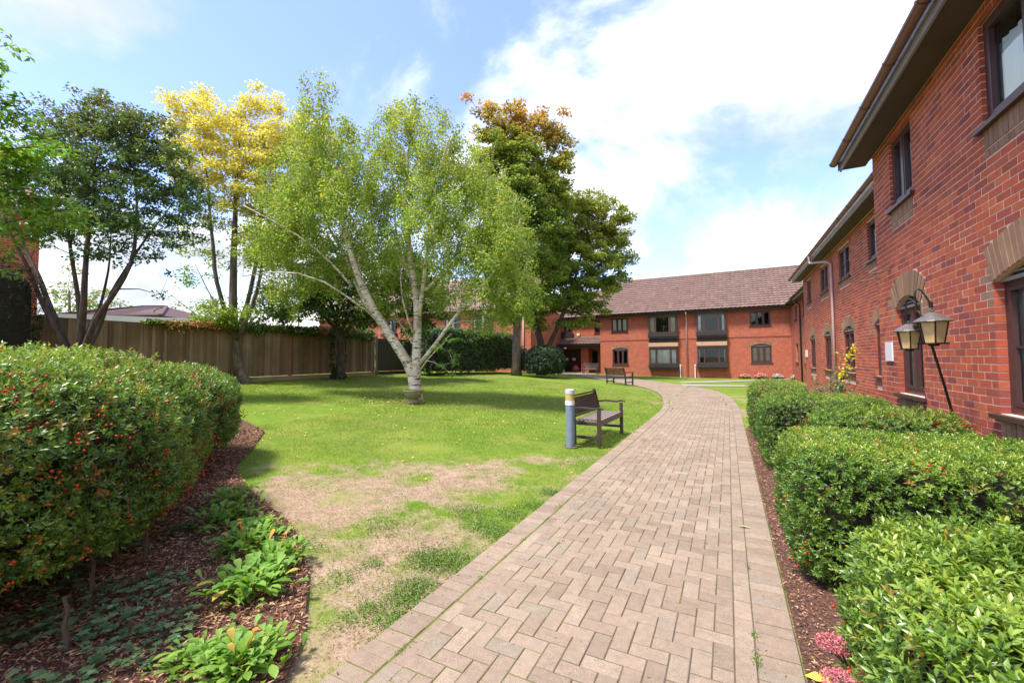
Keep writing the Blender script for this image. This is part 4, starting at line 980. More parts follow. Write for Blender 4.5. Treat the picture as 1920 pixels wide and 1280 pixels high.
# ---- trees -----------------------------------------------------------------
def grow(limbs, targets, kseg=.35, wander=.06, sag=0.0):
    """branches: explicit limbs plus a path from the nearest wood to every leaf cluster"""
    nodes = []; par = []; base = []; chains = []
    for pts, r0, r1 in limbs:
        pts = [np.array(p, float) for p in pts]; dense = [pts[0]]
        for a, b in zip(pts[:-1], pts[1:]):
            n = max(1, int(np.linalg.norm(b-a)/kseg)); 
            for i in range(1, n+1): dense.append(a+(b-a)*i/n+(rng.normal(0, .012, 3) if i < n else 0))
        D = np.array(dense)
        if len(D) > 4: D[1:-1] = (D[:-2]+D[1:-1]*2+D[2:])/4
        ids = []
        for i, p in enumerate(D): ids.append(len(nodes)); nodes.append(p); base.append(r0+(r1-r0)*i/(len(D)-1))
        chains.append(('limb', ids))
    NA = np.array(nodes); rad = list(base); root = NA[0]; low = root[2]
    tg = sorted(targets, key=lambda t: np.linalg.norm(t-root)); buf = np.zeros((len(NA)+len(tg)*14, 3)); buf[:len(NA)] = NA; cnt = len(NA)
    hd = np.zeros(len(buf)); hd[:cnt] = np.linalg.norm(NA-root, axis=1); tubes = []
    minh = low+.12*(max(t[2] for t in tg)-low)
    for t in tg:
        d = np.linalg.norm(buf[:cnt]-t, axis=1)+.35*np.maximum(0, buf[:cnt, 2]-t[2]+.2)*2+np.where(buf[:cnt, 2] < minh, 3, 0)
        k = int(np.argmin(d)); a = buf[k]; n = min(12, max(2, int(np.linalg.norm(t-a)/kseg))); pts = [a]
        mid = (a+t)/2+np.array([0, 0, .10*np.linalg.norm(t-a)])+rng.normal(0, wander*np.linalg.norm(t-a), 3)
        for i in range(1, n+1):
            s = i/n; p = (1-s)**2*a+2*s*(1-s)*mid+s*s*t; pts.append(p); buf[cnt] = p; hd[cnt] = np.linalg.norm(p-root); cnt += 1; rad.append(0)
        tubes.append((pts, rad[k]))
    return chains, np.array(nodes), base, tubes
def sample_blobs(blobs, Z, n_per_area):
    """blobs in photo pixels at tree depth Z -> cluster centres"""
    out = []
    for (px, py, rx, ry, *o) in blobs:
        c = at(px, py, Z)+FWD*(o[0] if o else 0)*1.0; ax = rx*Z/FPX; az = ry*Z/FPX; ad = (ax+az)*.5
        w = o[1] if len(o) > 1 else 1.0
        n = max(1, int(n_per_area*w*ax*az*ad**.6)); 
        u = norm(rng.normal(0, 1, (n, 3)))*(rng.random(n)**.45)[:, None]
        out.append(c+u[:, :1]*RGT*ax+u[:, 1:2]*FWD*ad+u[:, 2:]*np.array([0, 0, az]))
    return np.concatenate(out)
def tree(name, label, base, Z, limbs, blobs, dens, nleaf, rc, lf, wd, mleaf, mbark, tintf=None, droop=0, twig=.012, kseg=.4, flat=.6, group=None, sides=6, seed=1, minr=.004):
    global rng
    rng = np.random.default_rng(seed)
    b = empty(name, tuple(base), label, 'tree', group); base = np.array(base, float)
    lim = []
    for pts, r0, r1 in limbs:
        P = []
        for i, q in enumerate(pts):
            if len(q) == 3 and abs(q[2]) < 5: P.append(at(q[0], q[1], Z)+FWD*q[2])
            else: P.append(np.array(q, float) if len(q) == 3 else at(q[0], q[1], Z))
        lim.append((P, r0, r1))
    lim[0][0][0] = base-np.array([0, 0, .1])
    C = sample_blobs(blobs, Z, dens)
    chains, nodes, rb, tubes = grow(lim, list(C), kseg)
    q = MB()
    for _, ids in chains:
        rr = [rb[i] for i in ids]
        if ids[0] == 0: rr[0] *= 1.35; 
        q.tube([nodes[i] for i in ids], rr, 10 if ids[0] == 0 else 8)
    for pts, r0 in tubes:
        L_ = sum(np.linalg.norm(pts[i+1]-pts[i]) for i in range(len(pts)-1)); r_ = min(max(r0*.6, minr*1.5), twig*(.6+L_*.9))
        q.tube(pts, [r_+(minr-r_)*i/(len(pts)-1) for i in range(len(pts))], sides-2 if r_ < .02 else sides, caps=False)
    build('trunk', q, mbark, b, smooth=True, fixn=False)
    n = len(C)*nleaf; cc = np.repeat(C, nleaf, 0); g = norm(rng.normal(0, 1, (n, 3)))*(rng.random(n)**.5)[:, None]*rc; g[:, 2] *= flat
    if droop: g[:, 2] -= rng.random(n)**1.2*droop; g[:, :2] *= .75
    P = cc+g; ctr = C.mean(0)
    Dd = rng.normal(0, 1, (n, 3)); Dd[:, 2] = Dd[:, 2]*.5-(.35+droop*1.2); Nn = rng.normal(0, .6, (n, 3))+np.array([0, 0, 1.0])
    if droop: Nn = rng.normal(0, 1, (n, 3))
    cr_ = np.repeat(np.clip(.5+rng.normal(0, .18, len(C)), 0, 1), nleaf); rr = np.clip(cr_+rng.normal(0, .17, n), 0, 1)
    tt = np.zeros(n)
    if tintf: tt = np.clip(tintf(P, ctr), 0, 1)
    ln = lf*rng.uniform(.65, 1.25, n); leaves('crown', P, Dd, Nn, ln, ln*wd, mleaf, b, rr, tt, kind='stuff')
    return b
def hz_(P, py0, py1, Z):   # 0..1 between two heights given by photo rows at the tree's depth
    z0 = at(960, py0, Z)[2]; z1 = at(960, py1, Z)[2]; return (P[:, 2]-z0)/(z1-z0)
M_birch = leafmat('birch_leaf', [(.11,.19,.035),(.17,.27,.045),(.245,.35,.06),(.34,.42,.085)], (.48,.38,.06), .45, .45, .3)
M_yel = leafmat('yellowing_leaf', [(.12,.19,.025),(.18,.26,.035),(.25,.33,.05)], (.50,.46,.13), .45, .5, .3)
M_purp = leafmat('dark_tree_leaf', [(.045,.095,.03),(.075,.14,.042),(.115,.20,.055),(.17,.26,.075)], (.20,.09,.05), .32, .35, .45)
M_fresh = leafmat('fresh_green_leaf', [(.045,.12,.016),(.09,.20,.022),(.15,.29,.03),(.24,.36,.045)], (.20,.07,.03), .4, .4, .35)
M_maple = leafmat('maple_leaf', [(.08,.145,.03),(.14,.22,.04),(.225,.305,.055),(.36,.40,.09)], (.50,.18,.08), .42, .45, .3)
M_ivyt = leafmat('dark_maple_leaf', [(.03,.065,.016),(.06,.12,.024),(.11,.19,.03)], (.2,.2,.03), .25, .45, .3)  # dark green leaves of the ivy-clad tree

ZB = 12.1
tree('birch_tree', 'tall silver birch with white forked trunks on the lawn behind the stone planter', (-7.95, 9.55, T(-7.95, 9.55)), ZB,
     [([(778,752),(774,700,0),(766,680,0),(745,650,0),(717,608,0),(700,580,-.1),(680,530,-.2),(665,480,-.3),(652,420,-.4),(643,350,-.4),(628,270,-.5)], .165, .02),
      ([(780,745,0.02),(779,690,0),(780,640,.1),(783,590,.1),(775,530,.15),(763,470,.2),(757,400,.2),(757,320,.3),(766,190,.3)], .145, .014),
      ([(717,608,0),(697,590,.1),(672,560,.3),(655,520,.4),(640,480,.5),(600,420,.6),(570,340,.6)], .085, .012),
      ([(786,682,0),(822,645,-.3),(850,603,-.5),(885,565,-.7),(930,520,-.9),(965,470,-1)], .065, .012),
      ([(697,590,.1),(660,560,-.4),(630,530,-.7),(590,519,-.9),(545,519,-1.1),(505,530,-1.2)], .035, .01),
      ([(665,540,-.2),(640,500,-.6),(590,455,-.8),(545,430,-.9),(496,405,-1)], .035, .01),
      ([(783,600,.1),(797,540,-.2),(806,470,-.4),(815,400,-.5),(832,330,-.6),(850,270,-.6)], .07, .012),
      ([(775,540,.15),(745,480,.6),(725,420,.9),(720,340,1.),(712,260,1.)], .05, .01),
      ([(800,545,-.2),(840,500,.4),(880,450,.7),(905,380,.9),(900,310,1.)], .05, .01),
      ([(780,640,.1),(768,600,-.3),(760,560,-.5),(762,500,-.6)], .03, .008),
      ([(775,650,.1),(745,610,.5),(720,580,.8),(700,560,1.)], .02, .008)],
     [(625,215,62,68,-.4),(590,290,75,80,.3),(700,250,55,60,1.),(765,200,50,55,.3),(790,270,90,80,-.2),(640,330,100,95,-.5),(540,350,75,90,.4),(740,360,95,95,.5),(850,300,75,80,.6),(905,330,55,70,.7),
      (850,400,100,90,-.6),(560,430,80,75,-.4),(660,450,90,70,.6),(760,460,70,60,-.8,.6),(930,430,75,90,-.4),(960,500,62,70,-.5),(890,500,80,70,-.8),(920,560,75,50,-.6),(980,560,42,45,-.4),(680,400,80,60,-.9),(760,300,60,60,.9),(740,500,60,50,.8),(500,440,45,60,.3),(560,540,60,35,.4,.7),(900,440,80,60,.9),(940,370,50,50,.2),(600,510,70,45,.2),(520,500,45,60,.4,.6),(830,540,60,45,.4),(700,540,60,40,.9),(760,620,20,15,.3,.4)],
     40.0, 84, .29, .074, .62, M_birch, M_birchbark, lambda P, c: (rng.random(len(P)) < .16)*rng.random(len(P))+.45*np.clip(hz_(P, 520, 180, ZB)-.35, 0, 1)*(rng.random(len(P)) < .5), droop=.46, twig=.015, seed=5, minr=.005)
tree('leafy_sucker', 'low bunch of large pale green leaves hanging beside the birch trunk', tuple(at(785,692,12.0)), 11.8,
     [([(785,692),(800,672,0),(815,660,0),(835,640,0),(845,625,0)], .02, .01)], [(835,668,36,34,0),(862,650,22,25,0),(850,700,18,12,0)], 34, 16, .16, .11, .6, M_fresh, M_birchbark, seed=9)
bpy.data.objects['leafy_sucker']['category'] = 'sapling'

ZY = 14.6
tree('maple_tree', 'yellow-topped multi-stemmed tree rising in front of the board fence', (-15.0+.35, 8.75, T(-14.65, 8.75)), ZY,
     [([(443,716),(441,680,0),(440,640,0),(438,600,0),(437,540,0),(436,430,.1),(440,330,.1),(450,220,.1)], .165, .02),
      ([(439,640,0),(424,590,0),(413,530,-.2),(408,440,-.3),(400,330,-.3),(375,230,-.3)], .085, .015),
      ([(441,630,0),(458,570,.2),(470,470,.4),(478,350,.5),(490,220,.5)], .085, .015),
      ([(442,640,0),(476,596,-.3),(500,530,-.4),(515,440,-.5),(530,360,-.5)], .075, .015),
      ([(438,645,0),(405,590,.3),(372,540,.4),(345,490,.5)], .045, .012),
      ([(436,655,0),(395,600,-.3),(355,570,-.4),(338,555,-.4)], .03, .01)],
     [(360,195,42,40,-.2),(395,245,70,55,0),(480,190,45,45,.3),(455,260,75,60,.3),(400,330,65,60,-.2),(560,250,60,60,.8),(580,340,60,70,.9),(345,270,35,40,0),(480,340,70,70,.3),(430,400,60,45,0,.7),(520,280,50,70,.5),(545,400,55,60,-.2),(515,470,65,55,-.4),(385,470,50,40,.2,.35),(350,510,35,30,.3,.5),(470,590,35,25,-.6),(425,600,45,25,-.5),(400,575,30,18,-.4),(560,480,55,50,-.3,.9),(510,540,45,32,.3,.8),(465,450,40,45,0,.5),(345,420,22,22,0,.5)],
     40.0, 84, .34, .09, .72, M_yel, M_bark, lambda P, c: np.clip(1.25*hz_(P, 520, 320, ZY)+rng.normal(0, .2, len(P))-.1-.9*np.clip(((P-at(470,300,ZY))@RGT)/1.9, 0, 1), 0, 1), seed=12)

ZD = 9.9
pb = at(138, 700, ZD); pbz = T(pb[0], pb[1])
tree('dark_tree', 'dark-leaved tree with a fan of bare stems rising behind the left hedge', (float(pb[0]), float(pb[1]), pbz), ZD,
     [([(138,730),(134,680,0),(118,630,0),(95,580,0),(62,510,.1),(25,455,.2),(-5,400,.3)], .10, .018),
      ([(130,670,0),(112,600,-.2),(85,500,-.4),(62,440,-.5),(45,370,-.5)], .065, .014),
      ([(140,700,0),(135,640,.2),(122,560,.3),(108,470,.3),(92,400,.4),(85,300,.4)], .07, .012),
      ([(142,700,0),(150,640,0),(165,570,-.1),(178,470,-.2),(190,380,-.2),(200,270,-.2)], .09, .014),
      ([(146,690,0),(160,620,.3),(175,550,.4),(210,480,.5),(245,430,.5),(290,370,.5)], .06, .012),
      ([(148,680,0),(185,600,-.1),(235,545,-.2),(262,500,-.2),(270,440,-.2),(272,360,-.2),(262,300,-.2)], .075, .014),
      ([(140,650,0),(148,580,.5),(150,500,.7),(150,400,.8)], .045, .01)],
     [(115,235,70,50,.1),(175,215,55,45,0),(225,235,60,55,-.1),(285,260,50,55,0),(320,320,48,60,.1),(90,320,85,65,.2),(190,320,95,70,-.2),(270,350,85,60,.3),(350,395,38,48,0),(130,400,95,55,.4),(235,420,90,45,-.3),(320,440,55,35,0),(180,470,75,26,.2,.6),(255,485,40,22,0,.7),(60,420,60,45,0),(300,510,20,10,0,.5),(305,548,10,5,0,.6),(240,250,70,40,.3)],
     120.0, 44, .20, .078, .62, M_purp, M_darkbark, lambda P, c: (rng.random(len(P)) < .5)*np.clip(hz_(P, 360, 190, ZD), 0, 1)*rng.random(len(P)), seed=21, kseg=.3)

ZN = 5.6; pn = at(-330, 880, ZN)
tree('bright_tree', 'nearest tree at the left edge, its fresh green branches reaching into view', (float(pn[0]), float(pn[1]), T(pn[0], pn[1])), ZN,
     [([(-330,880),(-325,760,0),(-310,600,0),(-290,450,0),(-260,300,0),(-230,150,0)], .11, .03),
      ([(-305,560,0),(-200,470,.1),(-80,420,.2),(20,400,.2),(90,385,.2)], .035, .006), ([(-290,450,0),(-180,360,-.1),(-60,310,-.2),(60,290,-.2),(140,290,-.2)], .035, .006),
      ([(-270,330,0),(-170,250,.1),(-60,200,.1),(20,190,.1)], .03, .005), ([(-250,260,0),(-150,150,0),(-40,90,0),(30,85,0)], .02, .004)],
     [(-30,260,75,60,.1),(15,330,75,55,0),(60,300,60,30,-.2),(125,290,42,18,-.2,.7),(20,390,80,40,.2),(95,395,50,26,.2,.9),(-20,180,50,40,.1),(20,215,35,22,0),(-60,120,50,40,0),(25,92,22,10,0,.5),(10,70,14,6,0,.5),(30,430,60,20,.2),(130,430,25,10,.1,.5),(-20,480,40,30,.2,.6),(-160,300,90,120,0),(-250,180,100,90,0),(-180,430,80,60,.1)],
     330, 22, .14, .085, .48, M_fresh, M_darkbark, lambda P, c: (rng.random(len(P)) < .06)*rng.random(len(P)), seed=31, kseg=.2, twig=.008, minr=.002)

ZI = 17.4
tree('ivy_tree', 'dark low-branching tree in front of the fence with ivy on its trunk, behind the birch', (-14.45, 12.35, T(-14.45, 12.35)), ZI,
     [([(640,711),(640,670,0),(638,630,0),(628,590,0),(610,540,0)], .22, .05), ([(638,635,0),(670,590,.3),(700,550,.5)], .09, .03), ([(637,625,0),(600,580,-.2),(560,560,-.3)], .08, .02), ([(640,620,0),(655,570,.6),(660,520,.8)], .08, .02)],
     [(565,565,60,38,-.3),(540,590,50,22,-.4),(620,540,60,45,.2),(650,590,60,24,-.3),(700,560,60,45,.4),(690,600,40,20,-.5),(640,490,60,50,.5),(720,500,60,50,.8),(590,500,50,45,.3),(780,560,60,55,1.5),(770,500,50,50,1.6),(760,610,40,25,1.4)],
     24.0, 80, .42, .13, .8, M_ivyt, M_darkbark, lambda P, c: (rng.random(len(P)) < .08)*1.0, seed=41, flat=.5)

ZM = 25.9
tree('maple_tree', 'tall maple with a straight pale trunk and reddening top, right of the birch', (-11.6, 23.2, T(-11.6, 23.2)), ZM,
     [([(968,704),(968,660,0),(970,600,0),(972,520,0),(968,420,0),(962,320,0),(965,230,0)], .29, .04), ([(970,560,0),(1010,480,.5),(1035,400,.8),(1040,320,.8)], .10, .03), ([(971,520,0),(930,450,-.5),(905,380,-.6),(900,300,-.6)], .10, .03), ([(968,400,0),(1000,330,-.8),(1015,260,-.9)], .07, .02)],
     [(905,215,20,16,0,.5),(925,200,22,20,0,.7),(925,250,38,38,0),(975,225,38,34,0),(1010,255,45,38,.2),(1050,270,25,38,.3),(960,300,60,50,-.4),(1025,320,50,45,.4),(1040,370,38,42,.3),(980,370,60,55,-.2),(910,340,50,60,0),(1010,430,55,50,.3),(950,450,60,55,-.4),(1000,500,60,45,0),(940,530,50,45,-.5),(1000,565,45,30,-.3),(950,590,35,20,-.5),(880,180,6,8,0,2),(1060,215,8,9,0,2),(1020,205,12,10,0,1.5)],
     14.0, 105, .54, .165, .85, M_maple, M_bark, lambda P, c: np.clip(1.1*hz_(P, 400, 190, ZM)+rng.normal(0, .18, len(P))-.45+.9*(fbm(P[:,0]*.8, P[:,2]*.8, 3)-.4), 0, 1)*.8, seed=51, kseg=.7, twig=.03, minr=.01, flat=.5)
ZV = 28.7
tree('maple_tree', 'spreading green maple with a forked dark trunk behind the rounded shrub', (-11.3, 26.4, T(-11.3, 26.4)), ZV,
     [([(1018,704),(1018,670,0),(1016,640,0),(1004,610,0),(995,570,0),(1000,500,0)], .30, .08), ([(1019,668,0),(1040,625,-.3),(1060,575,-.6),(1080,510,-.9),(1095,440,-1.)], .20, .04), ([(1062,570,-.6),(1110,520,-.5),(1140,470,-.5)], .09, .03), ([(1000,560,0),(1040,490,.8),(1060,420,1.)], .10, .03)],
     [(1075,390,38,34,0),(1120,385,38,30,.2),(1150,410,32,34,0),(1060,440,50,45,-.6),(1115,440,50,45,.6),(1160,455,28,30,0),(1165,490,24,30,0),(1090,500,60,45,-.7),(1140,530,38,30,0),(1045,500,45,50,.8),(1060,560,60,34,-.4),(1110,570,45,22,.2),(1020,560,40,35,.9),(1085,600,40,14,-.3,.9),(1010,600,30,20,0)],
     14.0, 105, .54, .165, .85, M_maple, M_darkbark, lambda P, c: np.clip(.6*hz_(P, 560, 360, ZV)+rng.normal(0, .2, len(P))-.35+.6*(fbm(P[:,0]*.8, P[:,2]*.8, 6)-.4), 0, 1)*.5, seed=61, kseg=.7, twig=.03, minr=.01, flat=.5)
# soft far trees beyond the fence
M_far = leafmat('far_tree_leaf', [(.10,.15,.04),(.16,.22,.06),(.24,.29,.09)], (.42,.22,.05), .3, .6, .2)
for (px, py, rx, ry, Zf, lab, tn) in [(225,570,62,34,55,'pale green tree far beyond the bungalow roof, left of its ridge',.1),(300,585,50,22,58,'low pale tree far beyond the right end of the bungalow roof',.2),(130,545,40,50,42,'green tree standing beyond the left end of the fence',.05),(395,580,40,26,45,'green far tree seen through the stems of the yellow tree',.1),(352,592,26,14,50,'orange-tinged small tree peeping over the fence beside the bungalow',.7),(470,575,45,30,50,'green tree far beyond the fence, right of the yellow tree trunk',.1),(560,590,50,30,52,'green tree far beyond the fence, left of the ivy-clad trunk',.1)]:
    bp = at(px, 700, Zf); z0 = .84
    tree('far_tree', lab, (float(bp[0]), float(bp[1]), z0), Zf, [([(px,690),(px,650,0),(px,py,0)], .2, .08)], [(px,py,rx,ry,0),(px-rx*.5,py+ry*.5,rx*.6,ry*.6,0),(px+rx*.5,py+ry*.5,rx*.6,ry*.6,0)],
         .5 if Zf > 48 else .8, 60, 1.1, .30, .8, M_far, M_bark, (lambda P, c, tn=tn: (rng.random(len(P)) < tn)*1.0), seed=int(px), kseg=1.5, twig=.05, minr=.02, group='far trees beyond the fence')

# ---- board fence with ivy along its top ----------------------------------------
rng = np.random.default_rng(77)
def build_fence(name, label, x0, y0, x1, y1, h, m_, gravel=True):
    z0 = T(x0, y0); b = empty(name, (x0, y0, z0), label, 'fence', 'board fences'); L_ = math.hypot(x1-x0, y1-y0); n = int(L_/.1); ux, uy = (x1-x0)/L_, (y1-y0)/L_
    an = math.atan2(uy, ux); meshes = []
    for v in range(5):
        q = MB(); w = .058; t = .006+.004*v/5; hh = h-.18+rng.uniform(-.008, .008); q.add([(-w,-t-.008,0),(w,-t*.2-.008,0),(w,.004,0),(-w,.004,0),(-w,-t-.008,hh),(w,-t*.2-.008,hh),(w,.004,hh),(-w,.004,hh)],
              [(3,2,1,0),(4,5,6,7),(0,1,5,4),(1,2,6,5),(2,3,7,6),(3,0,4,7)], .0)
        me = bpy.data.meshes.new('board'); me.from_pydata(q.v, [], q.f); a_ = me.attributes.new('rnd', 'FLOAT', 'FACE'); a_.data.foreach_set('value', np.zeros(6, np.float32)); me.materials.append(m_); meshes.append(me)
    for i in range(n):
        s = (i+.5)*.1; x = x0+ux*s; y = y0+uy*s; o = inst('board', meshes[rng.integers(5)], (x, y, T(x, y)+.18+rng.uniform(-.004, .004)), b); o.rotation_euler = (rng.normal(0, .004), rng.normal(0, .004), an)
    for k in range(int(L_/2.4)+1):
        s = min(k*2.4, L_); x = x0+ux*s-uy*(-.07)*0-.07; y = y0+uy*s; q = MB(); q.box(x-.05, x+.05, y-.05, y+.05, T(x, y)-.1, T(x, y)+h); build('post', q, m_, b)
    for zz in (.35, .95, 1.6):
        q = MB(); q.beam((x0-.03, y0, T(x0, y0)+zz), (x1-.03, y1, T(x1, y1)+zz), .04, .08); build('rail', q, m_, b)
    q = MB(); q.beam((x0+.012, y0, T(x0, y0)+.08), (x1+.012, y1, T(x1, y1)+.08), .03, .17); build('gravel_board', q, m_, b)
    q = MB(); q.beam((x0, y0, T(x0, y0)+h+.012), (x1, y1, T(x1, y1)+h+.012), .07, .025); build('capping_rail', q, m_, b)
    return b
build_fence('fence', 'long closed-board timber fence along the back of the lawn', -14.95, 3.6, -15.5, 15.45, 1.86, M_fence)
M_fence2 = timber('dark_fence_board', [(.045,.037,.026),(.07,.055,.035),(.055,.05,.03)])
build_fence('fence', 'short darker stretch of fence between the long fence and the dark hedge', -15.75, 15.6, -15.3, 18.4, 1.80, M_fence2)
q = MB(); q.box(-15.58, -15.46, 15.46, 15.58, T(-15.5,15.5)-.1, T(-15.5,15.5)+1.92); build('post', q, timber('pale_post', [(.24,.20,.13),(.22,.18,.12)]), bpy.data.objects['fence'])
M_ivy = leafmat('ivy_leaf', [(.02,.05,.012),(.05,.11,.02),(.12,.20,.03),(.24,.32,.05)], (.5,.20,.07), .25, .4, .4)
def ivy_strip():
    n = 15000; y = rng.uniform(6.0, 15.3, n); k = fbm(y*1.3, y*0, 3); th = .05+.20*ss(6, 9, y)*(k+.25)+.10*ss(10, 14, y)
    x = -14.97-(y-3.6)*.0464+rng.normal(.02, .11, n)*(.6+k); z = terr(x, y)+1.86+th*rng.uniform(-.55, 1, n)+.05
    hang = rng.random(n) < .15; z[hang] -= rng.random(hang.sum())*.35*k[hang]; x[hang] += .08
    o = empty('climbing_ivy', (-15.2, 11, T(-15.2, 11)+1.8), 'yellow-green and rusty climber sprawling along the top of the fence', 'climber')
    tn = np.clip((fbm(y*.9+4, z*2, 9)-.48)*4, 0, 1)*(rng.random(n) < .6)
    leaves('foliage', np.stack([x, y, z], 1), rng.normal(0, 1, (n, 3))+np.array([.5,0,-.3]), rng.normal(0, .6, (n, 3))+np.array([.4,0,1]), rng.uniform(.05,.09,n), .06, M_ivy, o, rng.random(n), tn, kind='stuff')
    q = MB()
    for k in range(30):
        yy = 6.5+k*.3; q.tube([(-14.97-(yy+j*.3-3.6)*.0464+.03, yy+j*.3, T(-15, yy)+1.9+rng.uniform(0, .08)) for j in range(3)], .008, 4)
    build('stems', q, M_stem, o, kind='stuff')
    # ivy on the dark tree's trunk
    n = 1500; t = rng.random(n); a = rng.uniform(0, 2*math.pi, n); r_ = .22+rng.random(n)*.10
    keep = fbm(t*5, a*1.2, 4) > .46; t, a, r_ = t[keep], a[keep], r_[keep]
    b0 = np.array([-14.45, 12.35, T(-14.45, 12.35)]); P = np.stack([b0[0]+r_*np.cos(a), b0[1]+r_*np.sin(a), b0[2]+t*2.2], 1)
    o = empty('trunk_ivy', tuple(b0), 'dark ivy patches clinging to the trunk in front of the fence', 'ivy')
    nn = np.stack([np.cos(a), np.sin(a), a*0], 1); leaves('foliage', P, rng.normal(0, 1, (len(t), 3))+[0,0,-1], nn+rng.normal(0,.3,(len(t),3)), .10, .08, M_dark, o, kind='stuff')
ivy_strip()

# ---- turf blades, weeds, fallen leaves, mulch ---------------------------------
def visible(x, y, z=0, m=1.26):
    p = np.stack([x, y, np.zeros_like(x)+z], 1)-CAM; d = p@FWD; return (d > .5) & (np.abs(p@RGT/d) < m) & (p@UPV/d > -.87)
BEDP = np.array(BED)
def lawn_ok(x, y): return (~inpoly(x, y, BEDP)) & (~inpoly(x, y, PATHPOLY)) & (x > -14.9)
def grass():
    Ps = []
    for (y0, y1, dens_) in ((.8, 4, 2600), (4, 7.5, 1700), (7.5, 12, 700), (12, 20, 260)):
        x0 = -14.5; n = int((y1-y0)*(12.8 if y0 > 4 else 6)*dens_); x = rng.uniform(-14.6 if y0 > 4 else -7.8, -1.78, n); y = rng.uniform(y0, y1, n)
        k = visible(x, y, .2) & lawn_ok(x, y); x, y = x[k], y[k]; dr_ = dryness(x, y)
        k = rng.random(len(x)) > ss(.15, .65, dr_)*.62; x, y, dr_ = x[k], y[k], dr_[k]; Ps.append(np.stack([x, y, dr_, np.full(len(x), y0)], 1))
    A = np.concatenate(Ps); n = len(A); x, y, dr_ = A[:,0], A[:,1], A[:,2]; z = terr(x, y)
    h = rng.uniform(.014, .036, n)*(1-.45*dr_)*(1+.10*(A[:,3] > 6)); w = .0022+.0010*(A[:,3] > 3)+.003*(A[:,3] > 6)+.004*(A[:,3] > 11)
    a = rng.uniform(0, 2*math.pi, n); s = np.stack([np.cos(a), np.sin(a), a*0], 1)*w[:, None]; lean = rng.normal(0, .45, (n, 2))*h[:, None]
    b = np.stack([x, y, z-.002], 1); tip = b+np.stack([lean[:,0], lean[:,1], h], 1)
    V = np.stack([b-s, b+s, tip], 1).reshape(-1, 3); F3 = np.arange(3*n).reshape(-1, 3)
    rr = np.clip(.55+.9*(fbm(x*1.1, y*1.1, 12)-.5)+rng.normal(0, .2, n), 0, 1); tt = np.clip(ss(.25,.7,dr_)*.9*(rng.random(n) < .60)+(rng.random(n) < .12)*.6+1.1*np.clip(fbm(x*.8, y*.8, 40)-.50, 0, 1)*2+.8*np.clip(fbm(x*2.6, y*2.6, 44)-.58, 0, 1)*2, 0, 1)
    o = nparr('grass', V, F3, M_blade, None, {'rnd': np.repeat(rr, 3), 'tint': np.repeat(tt, 3)}, 'stuff'); tag(o, 'short green lawn grass thinning to bare earth near the path', 'grass')
grass()
M_weed = leafmat('weed_leaf', [(.07,.145,.02),(.12,.21,.03),(.18,.28,.04)], (.3,.3,.1), .3)
def weeds():
    X, Y = [], []
    for (px, py, r_, n) in [(860,1056,.16,420),(820,1050,.12,240),(935,1000,.10,260),(905,985,.12,200),(795,1050,.10,200),(760,1122,.10,300),(790,1100,.08,160),(735,1165,.08,140),(690,1140,.06,60),(640,1085,.09,90),(570,1020,.10,80),(1000,950,.08,200),(1040,925,.10,260),(960,965,.10,240),(700,1060,.06,60),(660,1165,.07,50),(880,960,.13,200),(720,990,.15,130)]:
        d = (FWD+RGT*(px-960)/FPX-UPV*(py-640)/FPX); t = 1.0
        for _ in range(30):
            p = CAM+d*t; t += (p[2]-T(p[0], p[1]))/(-d[2]) if abs(p[2]-T(p[0], p[1])) > 1e-4 else 0
        p = CAM+d*t; X.append(p[0]+rng.normal(0, r_, n*3)); Y.append(p[1]+rng.normal(0, r_*.8, n*3))
    x = rng.uniform(-6, -1.9, 2600); y = rng.uniform(1.2, 6.5, 2600); c = fbm(x*3, y*3, 50) > .60; X.append(x[c]); Y.append(y[c])
    x = np.concatenate(X); y = np.concatenate(Y); k = lawn_ok(x, y) | ((x > -1.83) & (x < -1.74)); x, y = x[k], y[k]; n = len(x)
    D = rng.normal(0, 1, (n, 3)); D[:, 2] = np.abs(D[:, 2])*.55+.15
    o = leaves('weeds', np.stack([x, y, terr(x, y)+rng.uniform(0, .02, n)], 1), D, np.tile([0,0,1.], (n, 1))+rng.normal(0,.4,(n,3)), rng.uniform(.012,.03,n), .009, M_weed, None, kind='stuff'); tag(o, 'dark green clover and weeds in clumps on the worn earth beside the path', 'weeds')
